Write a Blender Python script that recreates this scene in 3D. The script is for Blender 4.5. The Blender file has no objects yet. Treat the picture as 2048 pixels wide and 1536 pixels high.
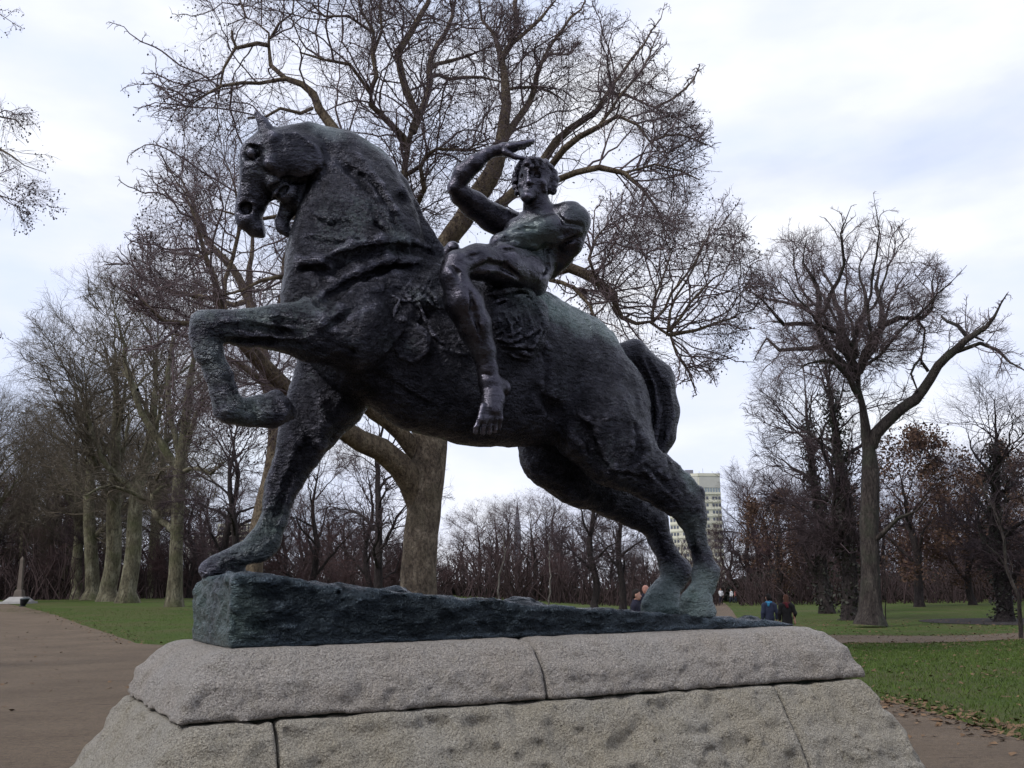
import bpy, bmesh, math, random, time
import numpy as np
from mathutils import Vector, Matrix
T0 = time.time()
SC = bpy.context.scene
COL = SC.collection
R = math.radians
rng = np.random.default_rng(7)
random.seed(7)

# ---------------------------------------------------------------- camera
FPX, HY, ROLL, ZC = 2000.0, 1178.0, 0.012, 1.8       # focal length in photo px, horizon row, roll, eye height
PITCH = math.atan((HY - 768) / FPX)
camF = np.array([0, math.cos(PITCH), math.sin(PITCH)])
camR = np.array([math.cos(ROLL), 0, 0]) - math.sin(ROLL) * np.array([0, -math.sin(PITCH), math.cos(PITCH)])
camU = np.cross(camR, camF)
CAMP = np.array([0, 0, ZC])
cd = bpy.data.cameras.new('camera'); cam = bpy.data.objects.new('camera', cd); COL.objects.link(cam)
cd.sensor_width = 36; cd.lens = 36 * FPX / 2048; cd.clip_start = 0.1; cd.clip_end = 6000
cam.matrix_world = Matrix((
    (camR[0], camU[0], -camF[0], CAMP[0]), (camR[1], camU[1], -camF[1], CAMP[1]),
    (camR[2], camU[2], -camF[2], CAMP[2]), (0, 0, 0, 1)))
SC.camera = cam

def ray(px, py):
    return camF + camR * (px - 1024) / FPX + camU * (768 - py) / FPX
def at(px, py, Y):                    # point seen at pixel, at world distance Y along the view
    d = ray(px, py); return CAMP + d * (Y / d[1])
def onz(px, py, z=0.0):
    d = ray(px, py); return CAMP + d * ((z - ZC) / d[2])

# ---------------------------------------------------------------- world, sun, exposure
SUN_EL, SUN_AZ = 48.0, -126.0         # weak sun behind thin cloud, from the left and behind the camera
wd = bpy.data.worlds.new('World'); SC.world = wd; wd.use_nodes = True
wn = wd.node_tree.nodes; wl = wd.node_tree.links
for n in list(wn): wn.remove(n)
def N(tree, typ, **kw):
    n = tree.nodes.new(typ)
    for k, v in kw.items():
        if k == 'inp':
            for a, b in v.items(): n.inputs[a].default_value = b
        else: setattr(n, k, v)
    return n
wt = wd.node_tree
out = N(wt, 'ShaderNodeOutputWorld'); bg = N(wt, 'ShaderNodeBackground')
sky = N(wt, 'ShaderNodeTexSky'); sky.sky_type = 'NISHITA'; sky.sun_disc = False
sky.sun_elevation = R(SUN_EL); sky.sun_rotation = R(SUN_AZ)
sky.air_density = 1.0; sky.dust_density = 1.5; sky.ozone_density = 1.0
tc = N(wt, 'ShaderNodeTexCoord')
mp = N(wt, 'ShaderNodeMapping'); mp.inputs['Scale'].default_value = (1.0, 1.0, 2.6)
mp.inputs['Location'].default_value = (3.1, 0.4, 1.3)
nz = N(wt, 'ShaderNodeTexNoise'); nz.inputs['Scale'].default_value = 2.3; nz.inputs['Detail'].default_value = 7
nz.inputs['Roughness'].default_value = 0.52; nz.inputs['Distortion'].default_value = 0.35
cr = N(wt, 'ShaderNodeValToRGB')
e = cr.color_ramp.elements; e[0].position = 0.30; e[0].color = (0.72, 0.72, 0.72, 1); e[1].position = 0.50; e[1].color = (1, 1, 1, 1)
nz2 = N(wt, 'ShaderNodeTexNoise'); nz2.inputs['Scale'].default_value = 4.5; nz2.inputs['Detail'].default_value = 5
cr2 = N(wt, 'ShaderNodeValToRGB')
e = cr2.color_ramp.elements; e[0].position = 0.33; e[0].color = (4.9, 5.45, 6.9, 1); e[1].position = 0.68; e[1].color = (6.5, 6.65, 7.1, 1)
e2 = cr2.color_ramp.elements.new(0.5); e2.color = (5.55, 5.85, 6.95, 1)
mx = N(wt, 'ShaderNodeMixRGB')
wt.links.new(tc.outputs['Generated'], mp.inputs['Vector']); wt.links.new(mp.outputs[0], nz.inputs['Vector']); wt.links.new(mp.outputs[0], nz2.inputs['Vector'])
wt.links.new(nz.outputs['Fac'], cr.inputs[0]); wt.links.new(nz2.outputs['Fac'], cr2.inputs[0])
wt.links.new(cr.outputs[0], mx.inputs[0]); wt.links.new(sky.outputs[0], mx.inputs[1]); wt.links.new(cr2.outputs[0], mx.inputs[2])
wt.links.new(mx.outputs[0], bg.inputs[0]); bg.inputs[1].default_value = 0.1
wt.links.new(bg.outputs[0], out.inputs[0])
sd = bpy.data.lights.new('sun', 'SUN'); sd.energy = 1.5; sd.angle = R(16); sd.color = (1.0, 0.97, 0.92)
so = bpy.data.objects.new('sun', sd); COL.objects.link(so)
_e, _a = R(SUN_EL), R(SUN_AZ)
sdir = Vector((math.sin(_a) * math.cos(_e), math.cos(_a) * math.cos(_e), math.sin(_e)))
so.rotation_euler = sdir.to_track_quat('Z', 'Y').to_euler(); so.location = sdir * 60
vs = SC.view_settings; vs.view_transform = 'Standard'; vs.look = 'None'; vs.gamma = 1; vs.exposure = 0.7; vs.use_curve_mapping = False
SC.cycles.max_bounces = 5; SC.cycles.diffuse_bounces = 3; SC.cycles.transparent_max_bounces = 4

# ---------------------------------------------------------------- object helpers
def tag(o, label=None, cat=None, group=None, kind=None):
    if label: o['label'] = label
    if cat: o['category'] = cat
    if group: o['group'] = group
    if kind: o['kind'] = kind
    return o
def empty(name, loc=(0, 0, 0), rz=0.0, parent=None):
    o = bpy.data.objects.new(name, None); COL.objects.link(o); o.location = loc; o.rotation_euler = (0, 0, rz)
    o.empty_display_size = 0.3
    if parent: o.parent = parent
    return o
def mesh_np(name, V, F, mat, parent=None, smooth=True, link=True):
    """V (n,3), F list of arrays (m,3)/(m,4)"""
    if not isinstance(F, list): F = [F]
    F = [f for f in F if len(f)]
    me = bpy.data.meshes.new(name)
    me.vertices.add(len(V)); me.vertices.foreach_set('co', np.asarray(V, np.float32).ravel())
    nl = sum(f.size for f in F); npol = sum(len(f) for f in F)
    me.loops.add(nl); me.polygons.add(npol)
    li = np.concatenate([f.ravel() for f in F]).astype(np.int32)
    me.loops.foreach_set('vertex_index', li)
    sizes = np.concatenate([np.full(len(f), f.shape[1]) for f in F])
    st = np.concatenate([[0], np.cumsum(sizes)[:-1]]).astype(np.int32)
    me.polygons.foreach_set('loop_start', st)
    me.polygons.foreach_set('loop_total', sizes.astype(np.int32))
    if smooth: me.polygons.foreach_set('use_smooth', np.ones(npol, bool))
    me.update(calc_edges=True)
    for m in (mat if isinstance(mat, (list, tuple)) else [mat]): me.materials.append(m)
    o = bpy.data.objects.new(name, me)
    if link: COL.objects.link(o)
    if parent: o.parent = parent
    return o
def bm_obj(name, bm, mat, parent=None, smooth=False):
    me = bpy.data.meshes.new(name); bm.to_mesh(me); bm.free()
    if smooth:
        for p in me.polygons: p.use_smooth = True
    me.materials.append(mat)
    o = bpy.data.objects.new(name, me); COL.objects.link(o)
    if parent: o.parent = parent
    return o
def copy_tree(o, parent=None):
    c = o.copy(); COL.objects.link(c)
    if parent: c.parent = parent
    for ch in list(o.children): copy_tree(ch, c)
    return c

# ---------------------------------------------------------------- value noise
_LAT = np.random.default_rng(11).random((64, 64, 64)).astype(np.float32) * 2 - 1
def vnoise(x, y, z):
    xi = np.floor(x).astype(np.int32); yi = np.floor(y).astype(np.int32); zi = np.floor(z).astype(np.int32)
    fx = (x - xi).astype(np.float32); fy = (y - yi).astype(np.float32); fz = (z - zi).astype(np.float32)
    fx = fx * fx * (3 - 2 * fx); fy = fy * fy * (3 - 2 * fy); fz = fz * fz * (3 - 2 * fz)
    x0 = xi & 63; x1 = (xi + 1) & 63; y0 = yi & 63; y1 = (yi + 1) & 63; z0 = zi & 63; z1 = (zi + 1) & 63
    c00 = _LAT[x0, y0, z0] * (1 - fx) + _LAT[x1, y0, z0] * fx
    c10 = _LAT[x0, y1, z0] * (1 - fx) + _LAT[x1, y1, z0] * fx
    c01 = _LAT[x0, y0, z1] * (1 - fx) + _LAT[x1, y0, z1] * fx
    c11 = _LAT[x0, y1, z1] * (1 - fx) + _LAT[x1, y1, z1] * fx
    c0 = c00 * (1 - fy) + c10 * fy; c1 = c01 * (1 - fy) + c11 * fy
    return c0 * (1 - fz) + c1 * fz
def fnoise(P, scale, octv=3, rough=0.5, off=0.0):
    s = 0; a = 1.0; t = 0; sc = np.broadcast_to(np.asarray(scale, float), (3,)).copy()
    for i in range(octv):
        q = P * sc + off + i * 17.3
        s = s + a * vnoise(q[:, 0], q[:, 1], q[:, 2]); t += a; a *= rough; sc *= 2.03
    return s / t

# ---------------------------------------------------------------- distance field sculpting
class Field:
    def __init__(s, lo, hi, h):
        s.lo = np.array(lo, float); s.h = h
        s.n = np.ceil((np.array(hi) - s.lo) / h).astype(int) + 1
        s.f = np.full(tuple(s.n), 1.0, np.float32)
        s.ax = [(s.lo[i] + h * np.arange(s.n[i])).astype(np.float32) for i in range(3)]
    def box(s, lo, hi):
        a = np.clip(np.floor((lo - s.lo) / s.h).astype(int), 0, s.n); b = np.clip(np.ceil((hi - s.lo) / s.h).astype(int) + 1, 0, s.n)
        return tuple(slice(a[i], b[i]) for i in range(3))
    def comb(s, sl, d, k, op):
        g = s.f[sl]
        if op == 'sub':
            d = -d; hh = np.clip(0.5 - 0.5 * (d - g) / k, 0, 1)   # smooth max
            s.f[sl] = g * hh + d * (1 - hh) + k * hh * (1 - hh)
        else:
            hh = np.clip(0.5 + 0.5 * (g - d) / k, 0, 1)
            s.f[sl] = g * (1 - hh) + d * hh - k * hh * (1 - hh)
    def cone(s, a, ra, b, rb, k=0.03, ax=None, sc=1.0, op='add'):
        a = np.array(a, float); b = np.array(b, float)
        rm = max(ra, rb) * max(1.0, sc) + k * 1.5 + s.h
        sl = s.box(np.minimum(a, b) - rm, np.maximum(a, b) + rm)
        X = s.ax[0][sl[0]][:, None, None] - a[0]; Y = s.ax[1][sl[1]][None, :, None] - a[1]; Z = s.ax[2][sl[2]][None, None, :] - a[2]
        if 0 in (X.size, Y.size, Z.size): return
        ab = b - a
        if ax is not None and sc != 1.0:
            ax = np.array(ax, float); ax /= np.linalg.norm(ax)
            q = (X * ax[0] + Y * ax[1] + Z * ax[2]) * (1 / sc - 1)
            X = X + q * ax[0]; Y = Y + q * ax[1]; Z = Z + q * ax[2]
            ab = ab + ax * (ab @ ax) * (1 / sc - 1)
        L2 = float(ab @ ab)
        if L2 < 1e-9: t = np.float32(0)
        else: t = np.clip((X * ab[0] + Y * ab[1] + Z * ab[2]) / L2, 0, 1)
        d = np.sqrt((X - t * ab[0]) ** 2 + (Y - t * ab[1]) ** 2 + (Z - t * ab[2]) ** 2) - (ra + t * (rb - ra))
        s.comb(sl, d.astype(np.float32), k, op)
    def chain(s, pts, k=0.03, ax=None, sc=1.0, op='add'):
        if len(pts) == 1: return s.cone(pts[0][0], pts[0][1], pts[0][0], pts[0][1], k, ax, sc, op)
        for (a, ra), (b, rb) in zip(pts[:-1], pts[1:]): s.cone(a, ra, b, rb, k, ax, sc, op)
    def sample(s, p):
        q = (np.asarray(p) - s.lo) / s.h; i = np.floor(q).astype(int)
        if (i < 0).any() or (i >= s.n - 1).any(): return 1.0
        fr = q - i; c = s.f[i[0]:i[0] + 2, i[1]:i[1] + 2, i[2]:i[2] + 2]
        c = c[0] * (1 - fr[0]) + c[1] * fr[0]; c = c[0] * (1 - fr[1]) + c[1] * fr[1]
        return float(c[0] * (1 - fr[2]) + c[1] * fr[2])
    def add_noise(s, fn, band=None):
        band = band or 4 * s.h
        m = np.abs(s.f) < band
        idx = np.argwhere(m)
        P = s.lo + idx * s.h
        s.f[m] += fn(P).astype(np.float32)
    def mesh(s):
        """naive surface nets"""
        f = s.f; ins = f < 0
        c = np.zeros(tuple(s.n - 1), np.int8)
        for dx in (0, 1):
            for dy in (0, 1):
                for dz in (0, 1):
                    c += ins[dx:s.n[0] - 1 + dx, dy:s.n[1] - 1 + dy, dz:s.n[2] - 1 + dz]
        act = (c > 0) & (c < 8)
        ids = np.full(act.shape, -1, np.int32); A = np.argwhere(act); ids[act] = np.arange(len(A))
        pos = np.zeros((len(A), 3)); cnt = np.zeros(len(A))
        i, j, k = A.T
        cor = [(0, 0, 0), (1, 0, 0), (0, 1, 0), (1, 1, 0), (0, 0, 1), (1, 0, 1), (0, 1, 1), (1, 1, 1)]
        val = {c_: f[i + c_[0], j + c_[1], k + c_[2]] for c_ in cor}
        for a in cor:
            for ax in range(3):
                if a[ax] == 0:
                    b = list(a); b[ax] = 1; b = tuple(b)
                    va, vb = val[a], val[b]; m = (va < 0) != (vb < 0)
                    t = np.where(m, va / np.where(m, va - vb, 1), 0)
                    p = np.array(a, float)[None] + np.zeros((len(A), 3)); p[:, ax] += t
                    pos += p * m[:, None]; cnt += m
        V = s.lo + (A + pos / cnt[:, None]) * s.h
        Q = []
        for ax in range(3):
            o1, o2 = [(1, 2), (2, 0), (0, 1)][ax]
            sl0 = [slice(1, -1)] * 3; sl1 = [slice(1, -1)] * 3
            sl0[ax] = slice(0, -1); sl1[ax] = slice(1, None)
            a = ins[tuple(sl0)]; b = ins[tuple(sl1)]
            for inv, m in ((0, a & ~b), (1, ~a & b)):
                E = np.argwhere(m)
                if not len(E): continue
                E[:, o1] += 1; E[:, o2] += 1
                def cell(d1, d2):
                    G = E.copy(); G[:, o1] -= d1; G[:, o2] -= d2
                    return ids[G[:, 0], G[:, 1], G[:, 2]]
                q = np.stack([cell(1, 1), cell(0, 1), cell(0, 0), cell(1, 0)], 1)
                if inv: q = q[:, ::-1]
                Q.append(q)
        Q = np.concatenate(Q); Q = Q[(Q >= 0).all(1)]
        return V, Q

# ---------------------------------------------------------------- materials
def mat(name): 
    m = bpy.data.materials.new(name); m.use_nodes = True
    return m, m.node_tree, m.node_tree.nodes['Principled BSDF']
def ramp(t, src, stops):
    r = t.nodes.new('ShaderNodeValToRGB'); el = r.color_ramp.elements
    while len(el) > 1: el.remove(el[-1])
    el[0].position = stops[0][0]; el[0].color = (*stops[0][1], 1)
    for p, c in stops[1:]:
        x = el.new(p); x.color = (*c, 1)
    t.links.new(src, r.inputs[0]); return r.outputs[0]
def noise(t, scale, detail=5, rough=0.55, vec=None, dist=0.0, out='Fac'):
    n = t.nodes.new('ShaderNodeTexNoise'); n.inputs['Scale'].default_value = scale; n.inputs['Detail'].default_value = detail
    n.inputs['Roughness'].default_value = rough; n.inputs['Distortion'].default_value = dist
    if vec is None: vec = objco(t)
    t.links.new(vec, n.inputs['Vector']); return n.outputs[out]
def objco(t):
    for n in t.nodes:
        if n.type == 'TEX_COORD': return n.outputs['Object']
    return t.nodes.new('ShaderNodeTexCoord').outputs['Object']
def scaled(t, s, vec=None):
    n = t.nodes.new('ShaderNodeMapping'); n.inputs['Scale'].default_value = s
    t.links.new(vec or objco(t), n.inputs['Vector']); return n.outputs[0]
def mix(t, fac, a, b, mode='MIX'):
    n = t.nodes.new('ShaderNodeMixRGB'); n.blend_type = mode
    for i, v in ((0, fac), (1, a), (2, b)):
        if isinstance(v, (int, float)): n.inputs[i].default_value = v if i == 0 else (v, v, v, 1)
        elif isinstance(v, tuple): n.inputs[i].default_value = (*v, 1)
        else: t.links.new(v, n.inputs[i])
    return n.outputs[0]
def mathn(t, op, a, b=None):
    n = t.nodes.new('ShaderNodeMath'); n.operation = op
    for i, v in ((0, a), (1, b)):
        if v is None: continue
        if isinstance(v, (int, float)): n.inputs[i].default_value = v
        else: t.links.new(v, n.inputs[i])
    return n.outputs[0]
def bump(t, b, h, strength=0.5, dist=0.02):
    n = t.nodes.new('ShaderNodeBump'); n.inputs['Strength'].default_value = strength; n.inputs['Distance'].default_value = dist
    t.links.new(h, n.inputs['Height']); t.links.new(n.outputs[0], b.inputs['Normal'])
def flat_mat(name, col, rough=0.8, var=0.15, scale=8.0, spec=0.3):
    m, t, b = mat(name)
    c = noise(t, scale, 4)
    d = tuple(max(0, x * (1 - var)) for x in col); l = tuple(min(1, x * (1 + var)) for x in col)
    t.links.new(ramp(t, c, [(0.3, d), (0.7, l)]), b.inputs['Base Color'])
    b.inputs['Roughness'].default_value = rough; b.inputs['Specular IOR Level'].default_value = spec
    return m
# ================================================================ bronze and granite
ZT = 1.48                                    # top of the granite
AZ = R(62)
Uv = np.array([math.sin(AZ), math.cos(AZ), 0]); Wv = np.array([-math.cos(AZ), math.sin(AZ), 0]); Zv = np.array([0, 0, 1.0])
ORG = onz(460, 1298, ZT)
ROTZ = math.atan2(Uv[1], Uv[0])
MID = 0.62
def loc_of(p):
    q = np.asarray(p) - ORG; return np.array([q @ Uv, q @ Wv, q[2]])
CL = loc_of(CAMP)
def ldir(px, py):
    d = ray(px, py); return np.array([d @ Uv, d @ Wv, d[2]])
def pix(px, py, w):
    d = ldir(px, py); t = (w - CL[1]) / d[1]; return CL + d * t
def mpp(px, py, w):                        # metres per photo pixel there (ray() has unit forward depth)
    d = ldir(px, py); return (w - CL[1]) / d[1] / FPX
def nd(lst, wdef=MID):
    """[(px,py,rpx[,w])] -> [(point, radius)]"""
    r = []
    for n in lst:
        w = n[3] if len(n) > 3 else wdef
        r.append((pix(n[0], n[1], w), n[2] * mpp(n[0], n[1], w)))
    return r
def surf(fields, px, py, w0=-0.6, w1=1.3, default=MID):
    if not isinstance(fields, (list, tuple)): fields = [fields]
    p0 = pix(px, py, w0); p1 = pix(px, py, w1); n = 500; prev = 1
    for i in range(n + 1):
        p = p0 + (p1 - p0) * i / n
        v = min(f.sample(p) for f in fields)
        if v < 0: return p
    return None if default is None else pix(px, py, default)
def ridge(tgt, src, pts, r, k=0.015, push=0.0, op='add', taper=True):
    """a raised or cut line following the visible surface; r in px (or per point as third value)"""
    d = ldir(pts[0][0], pts[0][1]); d = d / np.linalg.norm(d)
    c = []
    for p in pts:
        q = surf(src, p[0], p[1], default=None)
        if q is None: continue
        rr = (p[2] if len(p) > 2 else r) * 0.0042
        c.append((q + d * push, rr))
    if len(c) > 1:
        if taper:
            c[0] = (c[0][0], c[0][1] * .35); c[-1] = (c[-1][0], c[-1][1] * .35)
        tgt.chain(c, k=k, op=op)
VIEW = ldir(900, 650); VIEW = VIEW / np.linalg.norm(VIEW)
YAX = (0, 1, 0)

def bronze(name, dark, mid, green, gamt=0.5, rough=0.45, bs=0.35):
    m, t, b = mat(name)
    at_ = t.nodes.new('ShaderNodeAttribute'); at_.attribute_name = 'patina_light'
    n1 = noise(t, 5.5, 8, 0.62); n2 = noise(t, 38, 6, 0.65); n3 = noise(t, 2.1, 3)
    base = ramp(t, n1, [(0.30, dark), (0.60, mid), (0.85, tuple(x * 1.5 for x in mid))])
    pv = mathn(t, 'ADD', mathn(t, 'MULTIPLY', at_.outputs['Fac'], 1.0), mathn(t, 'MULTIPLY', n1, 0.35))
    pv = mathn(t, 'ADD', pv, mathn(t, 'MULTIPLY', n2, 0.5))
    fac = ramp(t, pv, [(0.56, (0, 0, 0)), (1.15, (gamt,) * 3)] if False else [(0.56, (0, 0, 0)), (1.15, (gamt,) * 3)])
    at2 = t.nodes.new('ShaderNodeAttribute'); at2.attribute_name = 'ridge_light'
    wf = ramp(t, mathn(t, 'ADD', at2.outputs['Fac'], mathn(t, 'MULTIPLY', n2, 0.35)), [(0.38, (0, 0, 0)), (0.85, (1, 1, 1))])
    base = mix(t, wf, base, tuple(x * 2.3 for x in mid))  # raised ridges lightened: highlight painted into the bronze colour
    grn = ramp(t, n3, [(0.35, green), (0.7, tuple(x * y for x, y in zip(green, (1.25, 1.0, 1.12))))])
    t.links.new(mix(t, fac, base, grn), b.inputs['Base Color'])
    met = mathn(t, 'SUBTRACT', 0.95, mathn(t, 'MULTIPLY', fac, 0.9)); t.links.new(met, b.inputs['Metallic'])
    rr = ramp(t, n2, [(0.35, (rough - 0.10,) * 3), (0.65, (rough + 0.14,) * 3)]); t.links.new(rr, b.inputs['Roughness'])
    h = mathn(t, 'ADD', mathn(t, 'MULTIPLY', noise(t, 17, 5, 0.6, scaled(t, (1, 1, 2.0)), 0.5), 1.0), mathn(t, 'MULTIPLY', noise(t, 60, 4, 0.6), 0.35))
    bump(t, b, h, bs, 0.048)
    a3 = t.nodes.new('ShaderNodeAttribute'); a3.attribute_name = 'tooling'
    for n in t.nodes:
        if n.type == 'BUMP': t.links.new(mathn(t, 'MULTIPLY', a3.outputs['Fac'], bs), n.inputs['Strength'])
    return m
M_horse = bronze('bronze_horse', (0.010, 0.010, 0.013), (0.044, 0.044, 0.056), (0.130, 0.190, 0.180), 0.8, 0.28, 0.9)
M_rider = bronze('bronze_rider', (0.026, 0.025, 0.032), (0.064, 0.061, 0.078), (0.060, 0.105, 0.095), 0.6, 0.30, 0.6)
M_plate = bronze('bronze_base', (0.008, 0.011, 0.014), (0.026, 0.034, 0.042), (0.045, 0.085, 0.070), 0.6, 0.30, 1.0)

def patina_light(o, blobs, base=0.1, smooth_at=()):
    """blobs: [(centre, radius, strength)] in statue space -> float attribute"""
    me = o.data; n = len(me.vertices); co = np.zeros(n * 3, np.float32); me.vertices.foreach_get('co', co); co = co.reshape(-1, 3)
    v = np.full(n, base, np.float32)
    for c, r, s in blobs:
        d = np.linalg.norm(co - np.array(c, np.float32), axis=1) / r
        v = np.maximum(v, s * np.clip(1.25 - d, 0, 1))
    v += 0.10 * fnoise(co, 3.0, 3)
    a = me.attributes.new('patina_light', 'FLOAT', 'POINT'); a.data.foreach_set('value', v.astype(np.float32))
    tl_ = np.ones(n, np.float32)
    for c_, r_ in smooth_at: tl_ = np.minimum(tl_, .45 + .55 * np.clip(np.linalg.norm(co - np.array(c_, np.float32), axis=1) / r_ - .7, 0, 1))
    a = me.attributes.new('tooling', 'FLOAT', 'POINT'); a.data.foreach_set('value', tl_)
    # painted highlight on raised spots: how far a vertex stands proud of its neighbourhood
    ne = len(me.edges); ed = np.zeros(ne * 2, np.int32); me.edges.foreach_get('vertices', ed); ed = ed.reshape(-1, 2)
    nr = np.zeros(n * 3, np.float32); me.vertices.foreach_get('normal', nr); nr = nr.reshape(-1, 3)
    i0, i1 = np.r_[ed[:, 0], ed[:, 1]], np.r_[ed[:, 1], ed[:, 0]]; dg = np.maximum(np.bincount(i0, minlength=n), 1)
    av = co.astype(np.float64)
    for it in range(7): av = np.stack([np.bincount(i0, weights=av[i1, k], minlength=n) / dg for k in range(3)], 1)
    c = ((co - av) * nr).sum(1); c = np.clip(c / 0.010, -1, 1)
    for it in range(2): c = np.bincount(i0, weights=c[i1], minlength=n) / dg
    a = me.attributes.new('ridge_light', 'FLOAT', 'POINT'); a.data.foreach_set('value', np.clip(c * .9, 0, 1).astype(np.float32))

def build_statue():
    root = empty('equestrian_statue', tuple(ORG), ROTZ)
    tag(root, 'dark bronze statue of a striding horse with a rider shading his eyes, on the granite', 'statue')
    # ------------------------------------------------ horse
    corners = [pix(370, 1000, .2), pix(1460, 1230, .2), pix(500, 200, 1.0), pix(1400, 1230, 1.1), pix(390, 1150, 1.0)]
    lo = np.min(corners, 0); hi = np.max(corners, 0)
    lo = np.array([lo[0] - .15, MID - 0.78, 0.02]); hi = np.array([hi[0] + .1, MID + 0.78, hi[2] + .1])
    F = Field(lo, hi, 0.0150)
    A, K = F.chain, 0.09
    NW, FW = MID - 0.27, MID + 0.29
    # barrel and chest
    A(nd([(705, 610, 128), (770, 660, 140), (860, 705, 160), (950, 722, 166), (1040, 730, 160), (1120, 745, 138)]), K, YAX, 0.66)
    A(nd([(700, 640, 118), (730, 690, 110)]), K, YAX, 0.72)
    A(nd([(655, 590, 82, MID - .05), (690, 640, 86, MID - .1)]), K, YAX, 0.8)
    # croup
    A(nd([(1085, 700, 92, MID - .1), (1150, 745, 112, MID - .1), (1205, 810, 104, MID - .12), (1238, 870, 76, MID - .16)]), K, YAX, 0.62)
    A(nd([(1100, 700, 90, MID + .12), (1170, 760, 100, MID + .12), (1190, 830, 90, MID + .16)]), K, YAX, 0.6)
    # neck
    A(nd([(705, 600, 140), (714, 530, 138), (720, 470, 130), (718, 410, 108), (706, 360, 86), (680, 326, 66), (636, 302, 48), (598, 290, 40)]), .07, YAX, 0.60)
    A(nd([(560, 285, 28), (620, 272, 25), (690, 288, 26), (750, 322, 26), (795, 372, 22), (822, 425, 20), (846, 470, 20), (872, 500, 18)]), 0.05, YAX, 0.6)
    A(nd([(640, 440, 40, MID - .1), (630, 500, 38, MID - .12), (622, 560, 46, MID - .1)]), 0.08, YAX, 0.8)
    A(nd([(790, 560, 75), (860, 580, 62), (900, 600, 60)]), K, YAX, 0.7)       # withers
    # raised near foreleg
    A(nd([(700, 660, 88, NW), (630, 662, 62, NW), (560, 655, 45, NW), (490, 656, 34, NW), (436, 652, 29, NW), (411, 652, 27, NW)]), 0.07, YAX, 0.85)
    A(nd([(408, 645, 25, NW), (404, 676, 23, NW), (418, 706, 27, NW), (436, 750, 24, NW), (448, 788, 25, NW), (458, 815, 32, NW)]), 0.03)
    A(nd([(458, 815, 30, NW), (488, 826, 26, NW), (512, 826, 29, NW)]), 0.03)
    A(nd([(512, 822, 32, NW), (548, 821, 37, NW)]), 0.015)
    A(nd([(550, 822, 34, NW), (574, 824, 18, NW)]), 0.01)
    A(nd([(545, 812, 31, NW), (550, 798, 20, NW)]), 0.01)
    A(nd([(597, 779, 30, NW)]), 0.006, None, 1.0, 'sub'); A(nd([(580, 872, 30, NW)]), 0.006, None, 1.0, 'sub')
    # far planted foreleg
    A(nd([(690, 740, 84, FW), (664, 800, 66, FW - .03), (632, 850, 52, FW), (604, 900, 40, FW), (580, 940, 34, FW), (566, 968, 33, FW), (556, 1000, 27, FW),
          (548, 1040, 25, FW), (532, 1078, 29, FW), (520, 1092, 31, FW)]), 0.05, YAX, 0.9)
    A(nd([(640, 800, 36, FW - .12), (636, 850, 30, FW - .12), (637, 884, 20, FW - .12)]), 0.03)
    A(nd([(600, 830, 34, FW - .05), (590, 880, 33, FW - .05), (578, 920, 30, FW - .03)]), 0.04)
    A(nd([(622, 730, 30, FW - .05), (606, 790, 26, FW - .05), (588, 850, 26, FW - .03)]), 0.06)
    A(nd([(520, 1094, 27, FW), (484, 1108, 22, FW), (460, 1118, 21, FW)]), 0.03)
    A(nd([(455, 1120, 20, FW), (432, 1132, 22, FW), (418, 1140, 20, FW)]), 0.015)
    A(nd([(450, 1140, 20, FW), (480, 1142, 12, FW)]), 0.02)
    # near hind leg
    H = NW + .02
    A(nd([(1195, 850, 96, H + .05), (1236, 900, 76, H + .02), (1290, 945, 50, H), (1340, 985, 38, H), (1372, 1010, 33, H), (1384, 1035, 31, H)]), 0.07, YAX, 0.8)
    A(nd([(1320, 930, 26, H), (1362, 962, 20, H), (1390, 988, 17, H), (1398, 1015, 15, H)]), 0.03)
    A(nd([(1384, 1035, 29, H), (1392, 1075, 20, H), (1404, 1110, 19, H), (1413, 1143, 25, H)]), 0.03)
    A(nd([(1412, 1145, 27, H), (1408, 1168, 22, H), (1396, 1192, 26, H)]), 0.03)
    A(nd([(1396, 1188, 24, H), (1394, 1206, 33, H), (1394, 1222, 37, H)]), 0.015)
    A(nd([(1384, 1178, 8, H - .04), (1374, 1196, 12, H - .03), (1368, 1216, 12, H)]), 0.015)
    # far hind leg
    G = FW - .03
    A(nd([(1110, 850, 86, G), (1110, 905, 72, G), (1160, 945, 66, G), (1215, 985, 45, G), (1270, 1020, 34, G), (1305, 1042, 31, G)]), 0.07, YAX, 0.8)
    A(nd([(1308, 1045, 29, G), (1320, 1080, 23, G), (1335, 1110, 22, G), (1351, 1142, 31, G)]), 0.03)
    A(nd([(1350, 1144, 32, G), (1345, 1165, 23, G), (1330, 1182, 27, G)]), 0.03)
    A(nd([(1330, 1182, 24, G), (1325, 1200, 36, G), (1324, 1216, 43, G)]), 0.015)
    A(nd([(1330, 1164, 6, G - .05), (1312, 1182, 12, G - .03), (1294, 1208, 12, G)]), 0.015)
    # hind quarter bulges, flank crease
    A(nd([(1200, 760, 62, H + .08), (1240, 830, 56, H + .04), (1262, 890, 45, H + .02)]), 0.08, YAX, 0.7)
    # head, turned a little away
    HW = MID + .02
    A(nd([(588, 296, 40, HW), (545, 300, 42, HW + .05), (523, 312, 40, HW + .08)]), 0.05, YAX, 0.75)
    A(nd([(522, 318, 41, HW + .08), (520, 350, 38, HW + .11), (510, 390, 31, HW + .14), (500, 415, 27, HW + .16), (494, 436, 24, HW + .17)]), 0.04, YAX, 0.72)
    A(nd([(498, 440, 24, HW + .17), (512, 455, 20, HW + .17), (522, 462, 15, HW + .17)]), 0.02, YAX, 0.9)
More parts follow.
